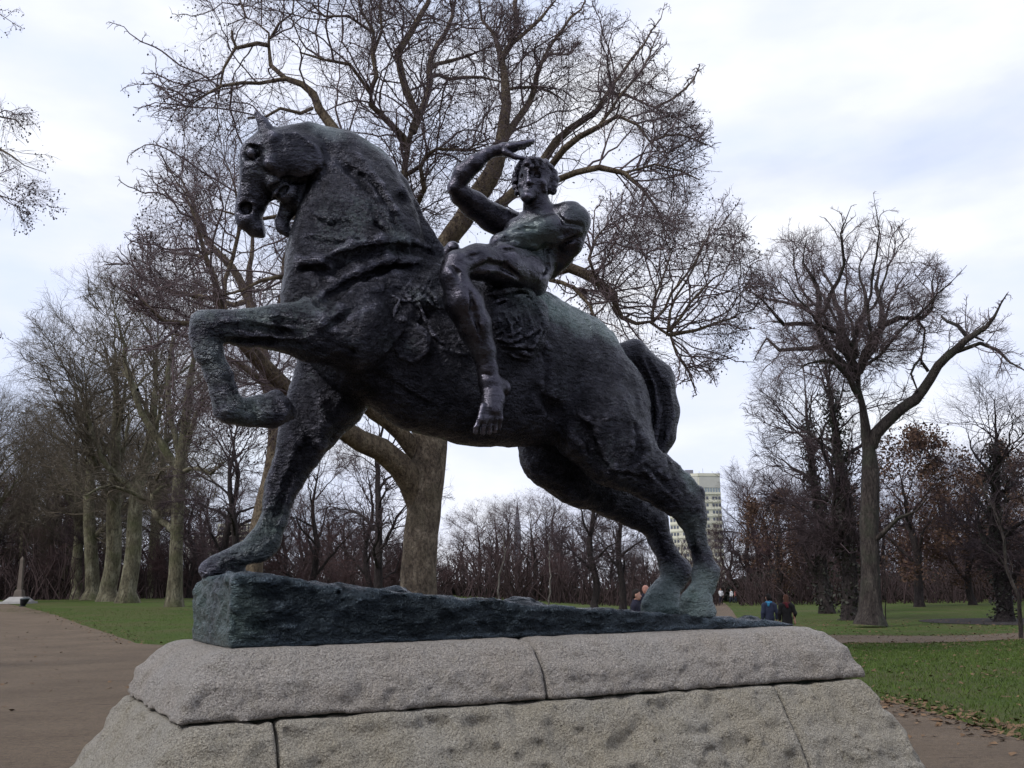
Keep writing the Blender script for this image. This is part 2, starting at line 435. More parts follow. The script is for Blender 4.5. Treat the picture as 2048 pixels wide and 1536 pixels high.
    A(nd([(600, 330, 42, HW + .03), (596, 374, 33, HW + .05), (584, 402, 24, HW + .08), (573, 424, 15, HW + .1), (564, 444, 13, HW + .12), (566, 456, 13, HW + .12), (578, 467, 8, HW + .12), (592, 474, 5, HW + .1)]), 0.03, YAX, 0.6)
    A(nd([(540, 345, 32, HW + .06), (560, 380, 20, HW + .08), (548, 384, 14, HW + .1)]), 0.03, YAX, 0.7)
    A(nd([(548, 300, 10, HW + .06), (532, 262, 15, HW - .02)]), 0.03)
    A(nd([(536, 264, 16, HW - .03), (525, 244, 12, HW - .03), (507, 220, 3, HW - .03)]), 0.012, VIEW, 0.5)     # ear
    # mouth opening through the muzzle, nostril, eye socket
    mp_ = 0.0036
    def cut(pts, k=0.012, sc=1.0, dw=0.0):
        A([(pix(x, y, HW + .13 + dw), r * mp_) for x, y, r in pts], k, VIEW, sc, 'sub')
    cut([(546, 414, 10.5), (540, 432, 9), (536, 450, 8), (540, 470, 10)], 0.01, 9.0)
    q = surf(F, 491, 416); A([(q + VIEW * .004, 14 * mp_), (q + np.array([-.03, 0, -.02]) + VIEW * .004, 9 * mp_)], 0.008, VIEW, 0.9, 'sub')
    q = surf(F, 490, 420); F.chain([(q + VIEW * .012, 5 * mp_), (q + VIEW * .004 + np.array([.03, 0, .018]), 3 * mp_)], .006)
    e_ = surf(F, 502, 305); A([(e_ - VIEW * .012, 21 * mp_)], 0.01, VIEW, 0.9, 'sub')
    e2_ = surf(F, 526, 301); A([(e2_, 9 * mp_)], 0.01, VIEW, 0.7, 'sub')
    F.chain([(e_ + VIEW * 0.034, 11.5 * mp_)], 0.012)
    # cheek plate
    c_ = pix(588, 306, HW - .035)
    F.cone(pix(570, 303, HW - .085), 45 * mp_, pix(598, 309, HW - .10), 48 * mp_, 0.020, (0.35, 1, 0), 0.30)
    A(nd([(556, 366, 27, HW + .02), (578, 386, 24, HW + .03), (588, 400, 18, HW + .04)]), 0.02, YAX, 0.8)
    F.cone(pix(566, 300, HW - .055), 46 * mp_, pix(600, 308, HW - .085), 48 * mp_, 0.022, (0.35, 1, 0), 0.34)
    F.chain([(surf(F, x, y) + VIEW * .02, .045) for x, y in ((530, 285), (545, 275), (540, 325), (560, 345))], .04)
    ridge(F, F, [(548, 352), (570, 358), (600, 363), (636, 358)], 4.5, 0.006, 0.006, 'sub')
    ridge(F, F, [(556, 268), (592, 268), (626, 290), (644, 322), (640, 350)], 3.6, 0.012, 0.0)
    ridge(F, F, [(484, 292), (500, 284), (520, 288), (532, 298)], 3.0, 0.01)
    ridge(F, F, [(486, 322), (508, 324), (528, 308)], 2.6, 0.01)
    ridge(F, F, [(476, 408), (488, 402), (506, 404), (508, 420), (500, 434), (482, 440)], 2.4, 0.008)
    ridge(F, F, [(529, 436), (530, 418), (536, 404), (548, 397), (560, 402)], 2.6, 0.006)
    ridge(F, F, [(566, 362), (545, 378), (522, 402)], 5, 0.02, 0.004, 'sub')
    ridge(F, F, [(584, 364), (566, 382), (556, 392)], 5, 0.02, 0.004, 'sub')
    ridge(F, F, [(576, 360), (552, 386), (530, 410)], 3, 0.012)
    # bridle bit at the corner of the mouth
    q = surf(F, 556, 404); F.chain([(q + VIEW * .005, .012), (q - VIEW * .012, .012)], .004)
    ridge(F, F, [(534, 352), (520, 372), (506, 380)], 3, 0.014, 0.004); ridge(F, F, [(486, 340), (484, 366), (482, 396)], 3, 0.014, 0.006)
    # neck and shoulder modelling
    for pts, r in (([(640, 545), (672, 533), (705, 518), (750, 503), (800, 500), (850, 508)], 12), ([(632, 604), (664, 588), (702, 560), (775, 533), (822, 536)], 13),
                   ([(650, 640), (690, 600), (752, 570), (812, 552)], 10), ([(650, 300), (700, 335), (740, 385)], 7),
                   ([(790, 395), (806, 392), (800, 408)], 6), ([(640, 370), (640, 400)], 9)):
        ridge(F, F, pts, r, 0.05, -0.004, 'sub')
    for pts, r in (([(590, 536), (604, 520), (630, 515), (650, 525), (672, 545)], 12), ([(655, 500), (700, 486), (750, 478), (810, 482), (850, 500)], 9),
                   ([(660, 560), (710, 536), (770, 515), (830, 520)], 13), ([(670, 620), (720, 585), (790, 556), (850, 560)], 14),
                   ([(650, 280), (716, 315), (762, 372), (790, 430)], 8), ([(770, 390), (800, 376), (812, 384)], 7), ([(775, 408), (786, 420), (790, 440)], 6),
                   ([(610, 600), (640, 640), (690, 680)], 12), ([(840, 590), (800, 640), (770, 700)], 14)):
        ridge(F, F, pts, r, 0.035, 0.022)
    for pts, r in (([(596, 532), (610, 520), (640, 520), (664, 536)], 8), ([(648, 512), (700, 490), (760, 478), (830, 482), (866, 498)], 7), ([(664, 572), (712, 541), (772, 518), (842, 520)], 9),
                   ([(640, 650), (676, 622), (730, 588), (800, 566)], 9), ([(640, 545), (650, 580), (632, 604)], 6), ([(620, 430), (660, 440), (700, 436)], 4), ([(612, 470), (670, 480), (740, 470)], 4),
                   ([(690, 330), (740, 350), (776, 400), (790, 450)], 5), ([(740, 400), (752, 440), (790, 480)], 5), ([(1060, 640), (1090, 690), (1090, 760)], 8),
                   ([(1180, 900), (1230, 930), (1290, 945)], 7), ([(880, 560), (850, 620), (800, 680)], 7), ([(700, 690), (760, 740), (860, 800)], 6)):
        ridge(F, F, [(x + 2, y + r * 1.5) for x, y in pts], r * .8, 0.03, 0.008, 'sub')
        ridge(F, F, pts, r, 0.028, 0.016)
    # raised leg tendons
    ridge(F, F, [(440, 652), (500, 652), (560, 662), (604, 668)], 8, 0.02, 0.0, 'sub')
    ridge(F, F, [(450, 634), (490, 650), (530, 668)], 4, 0.012, 0.0)
    ridge(F, F, [(500, 634), (560, 640), (600, 645)], 6, 0.02, 0.0, 'sub')
    ridge(F, F, [(470, 680), (540, 684), (600, 688)], 6, 0.02, 0.004, 'sub')
    ridge(F, F, [(436, 700), (462, 752), (480, 796)], 4.5, 0.015, 0.0)
    # hoof edge, pastern
    ridge(F, F, [(502, 800), (510, 825), (514, 848)], 3.5, 0.012, 0.0, 'sub')
    ridge(F, F, [(552, 790), (566, 806), (572, 822), (560, 846)], 3, 0.01, 0.0)
    # planted leg tendons
    ridge(F, F, [(600, 900), (575, 960), (556, 1020), (540, 1070)], 6, 0.02, 0.004, 'sub')
    ridge(F, F, [(560, 900), (545, 950), (536, 1010), (516, 1066)], 6, 0.02, 0.006)
    ridge(F, F, [(436, 1106), (452, 1112), (464, 1130)], 3.5, 0.01)
    mr = random.Random(4)
    for i in range(26):
        t = mr.random(); x = 640 + 190 * t + mr.uniform(-26, 10); y = 285 + 165 * t ** 1.25 + mr.uniform(-4, 42)
        a = math.atan2(165 * 1.25 * t ** .25, 190) + mr.uniform(.2, .9); L_ = mr.uniform(14, 30)
        ridge(F, F, [(x, y), (x + L_ * math.cos(a) * .5, y + L_ * math.sin(a) * .5), (x + L_ * math.cos(a), y + L_ * math.sin(a))], mr.uniform(2.2, 3.4), 0.018, 0.006, 'add')
    for i in range(46):
        x = mr.uniform(620, 860); y = mr.uniform(400, 600); a = mr.uniform(-.5, .15); L_ = mr.uniform(16, 36)
        ridge(F, F, [(x, y), (x + L_ * math.cos(a), y + L_ * math.sin(a))], mr.uniform(2.0, 3.6), 0.018, 0.010, 'add')
    # shoulder disc, girth straps
    d_ = surf(F, 822, 685); F.cone(d_, 34 * .0042, d_, 34 * .0042, 0.03, (0.4, 1, .1), 0.25)
    ridge(F, F, [(822 + 33 * math.cos(a), 688 + 33 * math.sin(a)) for a in np.linspace(0, 2 * math.pi, 12)], 3.5, 0.012)
    ridge(F, F, [(892, 712), (868, 745), (850, 772), (834, 792), (800, 822)], 3.2, 0.006)
    ridge(F, F, [(868, 685), (886, 698), (920, 706), (950, 712)], 4.5, 0.008, 0.0)
    ridge(F, F, [(870, 676), (900, 684), (940, 700)], 3.0, 0.008, 0.0)
    # hind leg tendons, thigh ridge
    ridge(F, F, [(1266, 920), (1300, 950), (1336, 985), (1372, 1008)], 5, 0.015, 0.004)
    ridge(F, F, [(1290, 930), (1330, 965), (1360, 1000)], 6, 0.02, 0.0, 'sub')
    ridge(F, F, [(1380, 1050), (1390, 1100), (1402, 1140)], 5, 0.02, 0.004, 'sub')
    ridge(F, F, [(1312, 1060), (1330, 1110)], 5, 0.02, 0.004, 'sub')
    ridge(F, F, [(1075, 780), (1110, 820), (1170, 860), (1200, 930)], 12, 0.05, 0.0, 'sub')
    ridge(F, F, [(1270, 850), (1285, 900), (1262, 930)], 8, 0.04, 0.0, 'sub')
    # hooves stand on the wedge: cast ground clumps
    def hn(P):
        n = 0.010 * fnoise(P, (17, 17, 26), 3, 0.62) + 0.006 * fnoise(P, (7, 7, 7), 2)
        low = np.clip((0.55 - P[:, 2]) / .3, 0, 1) * (P[:, 0] > 2.4)
        n = n + low * 0.014 * fnoise(P, 14, 2, 0.7)
        hind = np.clip((P[:, 0] - 1.9) / .6, 0, 1) * np.clip((P[:, 2] - .6) / .3, 0, 1)
        n = n + hind * 0.013 * fnoise(P, (24, 24, 17), 2, 0.6, 5.0)
        headd = np.linalg.norm(P - pix(540, 340, HW), axis=1)
        return n * (0.04 + 0.96 * np.clip((headd - 0.36) / .25, 0, 1))
    F.add_noise(hn)
    V, Q = F.mesh()
    horse = mesh_np('horse', V, Q, M_horse, root)
    patina_light(horse, [(pix(1150, 618, .36), .26, .85), (pix(1215, 650, .36), .20, .8), (pix(1270, 706, .4), .17, .6), (pix(1098, 608, .34), .20, .8), (pix(500, 628, NW), .22, .34), (pix(600, 622, NW), .2, .3), (pix(400, 640, NW), .16, .36), (pix(740, 290, MID), .22, .45), (pix(1380, 960, .3), .15, .45), (pix(1000, 690, 0), .1, .2), (pix(1320, 1200, .8), .3, .95), (pix(1400, 1205, .35), .3, .95),  # croup and crest blobs: green patina plus top highlight painted into the colour
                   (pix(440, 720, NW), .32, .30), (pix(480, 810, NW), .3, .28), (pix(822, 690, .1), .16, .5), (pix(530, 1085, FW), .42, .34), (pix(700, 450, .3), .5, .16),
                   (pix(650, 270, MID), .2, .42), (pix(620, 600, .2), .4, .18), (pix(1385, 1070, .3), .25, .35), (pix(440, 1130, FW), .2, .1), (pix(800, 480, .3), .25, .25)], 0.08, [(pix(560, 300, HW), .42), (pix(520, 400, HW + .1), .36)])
    # tail
    lo2 = pix(1230, 950, MID + .15) - np.array([.2, .35, .1]); hi2 = pix(1370, 640, MID) + np.array([.25, .35, .15])
    Ft = Field(lo2, hi2, 0.0125)
    Ft.chain(nd([(1225, 706, 16), (1268, 708, 28, MID + .02), (1312, 760, 38, MID + .04), (1322, 820, 38, MID + .04), (1320, 870, 32, MID + .04), (1312, 905, 20, MID + .04), (1306, 928, 7, MID + .04)]), 0.05, YAX, 0.8)
    for i, o in enumerate((-22, -8, 6, 20)):
        ridge(Ft, Ft, [(1290 + o * .6, 715 + (0 if o < 10 else 6)), (1318 + o, 770), (1326 + o, 830), (1318 + o * .8, 880), (1308 + o * .3, 915)], 4 if i % 2 else 5, 0.015, 0.0, 'add' if i % 2 else 'sub')
    Ft.add_noise(lambda P: 0.007 * fnoise(P, (16, 16, 6), 3, 0.6))
    V, Q = Ft.mesh(); tl = mesh_np('tail', V, Q, M_horse, horse); patina_light(tl, [], 0.08)
    # ------------------------------------------------ rider
    lo = np.min([pix(870, 560, -.25), pix(880, 880, .1)], 0) - .12; hi = np.max([pix(1185, 300, 1.0), pix(1000, 270, 1.0)], 0) + .12
    Fr = Field(np.array([lo[0], -0.32, lo[2]]), np.array([hi[0] + .05, 1.25, hi[2]]), 0.0105)
    B = Fr.chain
    TW = .12
    B(nd([(1052, 560, 44, .42), (1030, 585, 40, .6)]), 0.05)                                   # pelvis
    B(nd([(1045, 545, 46, .36), (1000, 530, 42, .22), (955, 524, 35, .12), (918, 528, 28, .07)]), 0.04)   # thigh
    B(nd([(1020, 570, 42, .85), (960, 540, 38, 1.05), (905, 520, 26, 1.1)]), 0.05)             # far thigh
    B(nd([(905, 496, 14, 1.02), (900, 506, 17, 1.05)]), 0.03)
    B(nd([(912, 532, 29, .06), (906, 552, 27, .04)]), 0.03)                                     # knee
    B(nd([(908, 556, 28, .04), (928, 606, 38, .04), (948, 650, 34, .05), (966, 700, 25, .06), (975, 738, 20, .06), (978, 764, 22, .06)]), 0.03)
    B(nd([(978, 764, 20, .06), (1003, 776, 19, .08)]), 0.02)                                    # heel
    B(nd([(982, 770, 22, .05), (985, 800, 24, .03), (982, 822, 22, .0)]), 0.03, VIEW, 0.8)
    for i, (x, y) in enumerate(((951, 864), (966, 866), (979, 865), (990, 861), (999, 853))):
        x0 = 966 + i * 8.2
        B(nd([(x0, 812, 7.2, -.01), ((x0 + x) / 2 + 1, 838, 6.4, -.03), (x, y - 9, 5.0, -.02), (x, y, 5.2, -.01)]), 0.008)
    # torso, twisted and leaning back
    B(nd([(1050, 560, 44, .5), (1068, 525, 40, .55), (1085, 490, 44, .57), (1092, 462, 48, .6)]), 0.06, YAX, 0.95)
    B(nd([(1040, 468, 34, .62), (1080, 455, 42, .55), (1130, 442, 36, .42)]), 0.05)             # chest
    B(nd([(1000, 488, 22, .5), (1040, 478, 28, .45), (1090, 464, 30, .38), (1140, 452, 30, .34)]), 0.035)   # pectoral sweep
    B(nd([(1140, 436, 34, .36), (1148, 440, 32, .34)]), 0.03)
    B(nd([(1148, 446, 32, .36), (1138, 485, 28, .40), (1118, 515, 24, .5), (1098, 540, 20, .6)]), 0.03)   # left arm going behind
    B(nd([(1020, 452, 32, .85), (985, 436, 28, .88), (948, 410, 26, .86), (922, 390, 21, .83), (909, 376, 15, .8)]), 0.035)
    B(nd([(912, 374, 16, .8), (926, 348, 20, .76), (950, 326, 17, .7), (974, 308, 12, .66), (988, 302, 11, .64)]), 0.02)
    B(nd([(988, 303, 12, .64), (1008, 299, 15, .62), (1026, 294, 13, .6)]), 0.015, (0.2, 0.2, 1), 0.8)
    for i, (x, y) in enumerate(((1067, 281), (1066, 285), (1060, 290), (1050, 296))):
        w0 = .56 + i * .035
        B(nd([(1018, 293 + i * 2, 7, w0), (1042, 288 + i * 2.2, 5.6, w0 - .02), (x, y, 3.6, w0 - .03)]), 0.005)
    B(nd([(1010, 304, 8, .58), (1030, 314, 5.5, .54), (1052, 318, 4, .52), (1064, 321, 3, .5)]), 0.006)  # thumb
    # neck, head
    B(nd([(1086, 440, 30, .5), (1074, 412, 26, .5), (1070, 392, 25, .5)]), 0.03)
    B(nd([(1072, 356, 36, .52), (1068, 372, 32, .5)]), 0.02)
    B(nd([(1062, 382, 25, .47), (1055, 393, 14, .43)]), 0.02)
    HC = .0040
    def on(x, y, r, push=0.0, k=0.008, op='add', sc=1.0):
        q = surf(Fr, x, y); B([(q + VIEW * push, r * HC)], k, VIEW, sc, op)
    on(1042, 353, 6.5, 0.0, 0.008, 'sub'); on(1075, 349, 7.0, 0.0, 0.008, 'sub')
    on(1043, 354, 4.5, 0.008, 0.004); on(1075, 351, 4.5, 0.008, 0.004)
    ridge(Fr, Fr, [(1034, 345), (1044, 341), (1056, 343), (1070, 336), (1088, 340)], 4.2, 0.006)
    q0 = surf(Fr, 1057, 344); q1 = surf(Fr, 1057, 364); B([(q0, 3.2 * HC), (q1 - VIEW * .03, 5.6 * HC)], 0.008)
    on(1051, 366, 3.2, -.005); on(1065, 365, 3.4, -.005)
    ridge(Fr, Fr, [(1046, 375), (1058, 373), (1070, 373)], 2.0, 0.004, 0.0, 'sub')
    ridge(Fr, Fr, [(1048, 371), (1058, 370), (1068, 369)], 2.2, 0.005, 0.004); ridge(Fr, Fr, [(1049, 379), (1058, 379), (1067, 377)], 2.6, 0.005, 0.004)
    on(1088, 380, 8, 0.016, 0.02); on(1042, 370, 6.5, 0.012, 0.02)
    on(1055, 392, 8.5, 0.012, 0.012)
    on(1086, 366, 9, 0.018, 0.02)
    # body modelling
    for pts, r, op in (([(990, 486), (1030, 490), (1070, 492), (1120, 478), (1160, 462)], 6, 'add'), ([(1000, 500), (1050, 504), (1100, 494), (1150, 476)], 9, 'sub'),
                       ([(1028, 462), (1050, 456), (1070, 458)], 5, 'sub'), ([(1110, 425), (1130, 445), (1165, 452)], 5, 'sub'), ([(1010, 470), (990, 484), (975, 492)], 4, 'add'),
                       ([(1000, 478), (985, 492)], 4, 'sub'), ([(1090, 500), (1096, 530), (1084, 552)], 6, 'sub'), ([(1110, 500), (1112, 525)], 4, 'add'),
                       ([(945, 540), (980, 528), (1010, 534), (1040, 556)], 7, 'sub'), ([(930, 518), (945, 512), (960, 508)], 5, 'sub'), ([(940, 580), (946, 620), (964, 680)], 5, 'sub'),
                       ([(900, 530), (915, 545), (918, 560)], 5, 'sub'), ([(966, 748), (982, 752)], 4, 'sub'), ([(1014, 350 + 70), (1080, 432)], 3, 'add')):
        ridge(Fr, Fr, pts, r, 0.02, 0.004 if op == 'add' else -0.002, op)
    Fr.add_noise(lambda P: 0.0035 * fnoise(P, (26, 26, 30), 3, 0.6))
    V, Q = Fr.mesh(); rider = mesh_np('rider', V, Q, M_rider, root)
    patina_light(rider, [(pix(1060, 480, .4), .3, .55), (pix(1150, 440, .3), .2, .4), (pix(1010, 500, .3), .15, .5)], 0.10, [(pix(1000, 560, .3), 3.0)])
    # hair
    lo = pix(1020, 410, .3) - .1; hi = pix(1125, 310, .75) + .12
    Fh = Field([lo[0], 0.2, lo[2]], [hi[0], .85, hi[2]], 0.0075)
    rr = random.Random(3)
    Fh.chain(nd([(1076, 350, 33, .64), (1082, 366, 28, .66)]), 0.02)
    Fh.chain(nd([(1050, 346, 20, .66), (1042, 370, 15, .66)]), 0.02)
    for x, y, r in ((1038, 338, 9), (1046, 329, 9), (1056, 324, 9), (1067, 321, 9), (1078, 323, 9), (1089, 328, 9), (1098, 337, 10), (1105, 348, 10), (1108, 358, 10), (1106, 370, 10),
                    (1104, 382, 8), (1032, 350, 7), (1031, 362, 7), (1033, 374, 7), (1036, 384, 6), (1060, 331, 7), (1074, 331, 7), (1087, 336, 8), (1096, 348, 8), (1099, 360, 8), (1099, 372, 8),
                    (1102, 352, 9), (1092, 343, 9), (1050, 335, 7), (1084, 334, 9), (1070, 330, 8), (1095, 352, 8), (1098, 376, 8)):
        w = (.385 + abs(x - 1060) * .0016) if x > 1052 else .52 + (1060 - x) * .004
        a = rr.uniform(0, 6.28); dx, dy = 6 * math.cos(a), 5 * math.sin(a)
        Fh.chain(nd([(x - dx, y - dy, r * .72, w), (x + dx * .3, y + dy * .3, r * .95, w - .02), (x + dy, y - dx, r * .62, w)]), 0.006)
    Fh.add_noise(lambda P: 0.009 * fnoise(P, 30, 2, 0.6))
    V, Q = Fh.mesh(); hr = mesh_np('hair', V, Q, M_rider, rider); patina_light(hr, [], 0.1)
    # ------------------------------------------------ draped cloth and skin under the rider
    lo = pix(770, 780, .2); hi = pix(1100, 500, .6)
    Fc = Field([lo[0] - .1, -0.35, lo[2] - .1], [hi[0] + .2, .95, hi[2] + .15], 0.0115)
    S = [F, Fr]
    Fc.chain(nd([(1030, 592, 46, .42), (1052, 600, 32, .55)]), 0.05, YAX, 0.8)
    Fc.chain([(surf(F, x, y) + VIEW * .05, .095) for x, y in ((1005, 600), (1040, 625), (1050, 665), (1015, 680), (995, 640), (1020, 640))], 0.05)
    Fc.chain([(surf(F, x, y) + VIEW * .04, .07) for x, y in ((1020, 690), (1050, 705), (1064, 650), (1072, 625))], 0.05)
    Fc.chain([(surf(F, x, y) + VIEW * .05, .075) for x, y in ((870, 545), (845, 570), (835, 600), (870, 610), (890, 590))], 0.05)
    Fc.chain([(surf(F, x, y) + VIEW * .032, .085) for x, y in ((1046, 596), (1072, 622), (1076, 650), (1066, 684), (1040, 702), (1050, 660), (1040, 620))], 0.04)
    SF = [F, Fc]
    for pts, r in (([(968, 568), (1000, 560), (1030, 568), (1060, 580)], 5.5), ([(975, 590), (1010, 582), (1040, 575), (1066, 590)], 6), ([(985, 606), (1000, 600), (1035, 592), (1062, 590)], 4.5),
                   ([(1000, 612), (1016, 606), (1046, 598), (1056, 600), (1060, 615)], 4), ([(1000, 620), (998, 640), (990, 655)], 4), ([(1010, 615), (1008, 640), (996, 668)], 3.5),
                   ([(990, 668), (1020, 650), (1040, 638)], 4), ([(992, 680), (1025, 668), (1050, 650)], 4), ([(1040, 600), (1050, 640), (1060, 670)], 4), ([(1060, 610), (1056, 645), (1066, 665)], 3.6),
                   ([(985, 676), (1020, 682), (1055, 670), (1085, 650), (1086, 620)], 4.5), ([(1030, 700), (1050, 706), (1068, 716)], 4.5), ([(1000, 690), (1030, 692), (1064, 694), (1076, 680)], 4),
                   ([(1020, 626), (1034, 640), (1050, 660)], 3), ([(1064, 596), (1082, 625), (1086, 655), (1070, 690)], 4), ([(1046, 606), (1062, 640), (1064, 672)], 3.4), ([(1030, 606), (1044, 650), (1052, 690)], 3.2), ([(1070, 612), (1074, 640), (1066, 660)], 3), ([(994, 700), (1020, 706), (1046, 722)], 3.4), ([(1006, 622), (1022, 650), (1024, 676)], 3), ([(1010, 700), (1028, 712), (1050, 716), (1064, 722)], 3.6), ([(1016, 660), (1036, 662), (1046, 654)], 2.8),
                   ([(856, 545), (836, 576), (822, 592)], 3.2), ([(863, 550), (846, 580), (830, 602)], 3.2), ([(868, 556), (856, 580), (842, 600)], 3.2), ([(845, 545), (826, 570), (808, 590)], 3.2),
                   ([(836, 540), (815, 570), (800, 582)], 3), ([(800, 585), (820, 596), (826, 604)], 5), ([(782, 590), (800, 600), (822, 604)], 4), ([(855, 600), (875, 616), (896, 614)], 5),
                   ([(860, 580), (872, 600), (880, 622)], 4.5), ([(875, 575), (890, 590), (896, 612)], 4.5), ([(800, 598), (790, 620), (786, 640)], 4), ([(840, 610), (850, 640), (866, 668), (890, 690)], 4.5)):
        ridge(Fc, SF, [(x, y + r * 1.7) for x, y in pts], r * .9, 0.006, 0.0, 'sub')
        ridge(Fc, SF, pts, r * 1.0, 0.005, -0.004)
    for pts, r in (([(990, 598), (1020, 592), (1050, 586)], 3.5), ([(1004, 626), (1002, 650)], 3), ([(1000, 660), (1030, 645)], 3), ([(1040, 680), (1070, 668)], 3), ([(860, 560), (842, 592)], 2.5),
                   ([(850, 553), (832, 580)], 2.5)):
        ridge(Fc, Fc, pts, r, 0.01, 0.0, 'sub')
    Fc.add_noise(lambda P: 0.006 * fnoise(P, (22, 22, 26), 3, 0.6))
    V, Q = Fc.mesh(); cl = mesh_np('draped_cloth', V, Q, M_horse, root); patina_light(cl, [(pix(1050, 600, .3), .3, .3), (pix(840, 570, .1), .2, .4)], 0.1)
    # ------------------------------------------------ bronze wedge
    Fb = Field([-.15, -.15, -.06], [4.85, 1.4, .75], 0.018)
    X = Fb.ax[0][:, None, None]; Y = Fb.ax[1][None, :, None]; Z = Fb.ax[2][None, None, :]
    near = 0.24 * np.clip(X / 4.56, 0, 1) ** 1.0
    top = np.interp(Fb.ax[0], TOPU, TOPZ).astype(np.float32)[:, None, None] - 0.02 * (Y - .0)
    def smax(a, b, k): 
        hh = np.clip(0.5 - 0.5 * (b - a) / k, 0, 1); return a * hh + b * (1 - hh) + k * hh * (1 - hh)
    f = smax(-X + 0.02 * Z, X - 4.60, 0.02); f = smax(f, near - Y + 0.03 * Z, 0.02); f = smax(f, Y - 1.17, 0.02)
    f = smax(f, (Z - top) * .98, 0.05); f = smax(f, -0.003 - Z, 0.01)
    Fb.f = f.astype(np.float32)
    for x, y, r in ((2.05, .3, .12), (1.2, .5, .1), (3.9, .6, .08), (.35, 1.0, .1), (4.3, .5, .07)):
        zz = float(np.interp(x, TOPU, TOPZ)); Fb.cone((x, y, zz - r * .55), r, (x + .15, y + .1, zz - r * .7), r * .8, .05)
    def bn(P):
        e = np.clip(P[:, 2] / .08, 0, 1)
        st = fnoise(P, (4.0, 10, 15), 4, 0.65, 2.0)
        hk = fnoise(P, (6, 6, 22), 3, 0.6, 9.0)
        return e * (0.034 * st + 0.022 * np.abs(hk) - .008 + 0.009 * fnoise(P, 26, 2))
    Fb.add_noise(bn)
    V, Q = Fb.mesh(); pb = mesh_np('bronze_base', V, Q, M_plate, root)
    patina_light(pb, [((-.1, .2, .15), .38, .75), ((-.1, .9, .2), .5, .7), ((.1, 0, .0), .2, .35)], 0.0)
    print('statue', round(time.time() - T0, 1), [len(o.data.polygons) for o in (horse, rider, cl, pb)])
    return root
# top profile of the wedge read along its near edge
_tp = [(475, 1141), (600, 1158), (700, 1170), (800, 1185), (950, 1196), (1100, 1212), (1250, 1220), (1400, 1230), (1500, 1237), (1560, 1240), (1586, 1247)]
_tq = [pix(x, y, 0.24 * max(0, (x - 470) / 1120) ** 1.3) for x, y in _tp]
TOPU = [-.2] + [float(p[0]) for p in _tq]; TOPZ = [float(_tq[0][2])] + [float(p[2]) for p in _tq]

# ---------------------------------------------------------------- granite
def granite(name, base, warm, bs):
    m, t, b = mat(name)
    g1 = noise(t, 95, 3, 0.7); g2 = noise(t, 210, 2, 0.6); big = noise(t, 1.6, 5, 0.6); med = noise(t, 9, 5, 0.65)
    spk = ramp(t, g1, [(0.36, tuple(x * .28 for x in base)), (0.47, tuple(x * .80 for x in base)), (0.57, tuple(x * 1.15 for x in base)), (0.68, tuple(min(.78, x * 1.75) for x in base))])
    spk = mix(t, 0.4, spk, ramp(t, g2, [(0.38, (.10, .09, .10)), (0.5, base), (0.66, tuple(min(.8, x * 1.7) for x in base))]))
    tint = ramp(t, big, [(0.35, warm), (0.65, (1, 1, 1.02))])
    c = mix(t, 1.0, spk, tint, 'MULTIPLY')
    gr = ramp(t, med, [(0.25, (.84, .83, .78)), (0.5, (1, 1, 1)), (0.9, (1.06, 1.05, 1.03))])
    c = mix(t, 1.0, c, gr, 'MULTIPLY')
    t.links.new(c, b.inputs['Base Color']); b.inputs['Roughness'].default_value = 0.75; b.inputs['Specular IOR Level'].default_value = 0.35
    h = mathn(t, 'ADD', mathn(t, 'MULTIPLY', noise(t, 42, 7, 0.65), 1.0), mathn(t, 'MULTIPLY', g1, 0.35))
    bump(t, b, h, bs, 0.09)
    return m
M_gr1 = granite('granite_cap', (.53, .485, .44), (.99, .95, .92), 1.0)
M_gr2 = granite('granite_course', (.52, .48, .41), (.96, .92, .85), 1.0)
M_mort = flat_mat('mossy_mortar', (.035, .045, .035), 0.95)

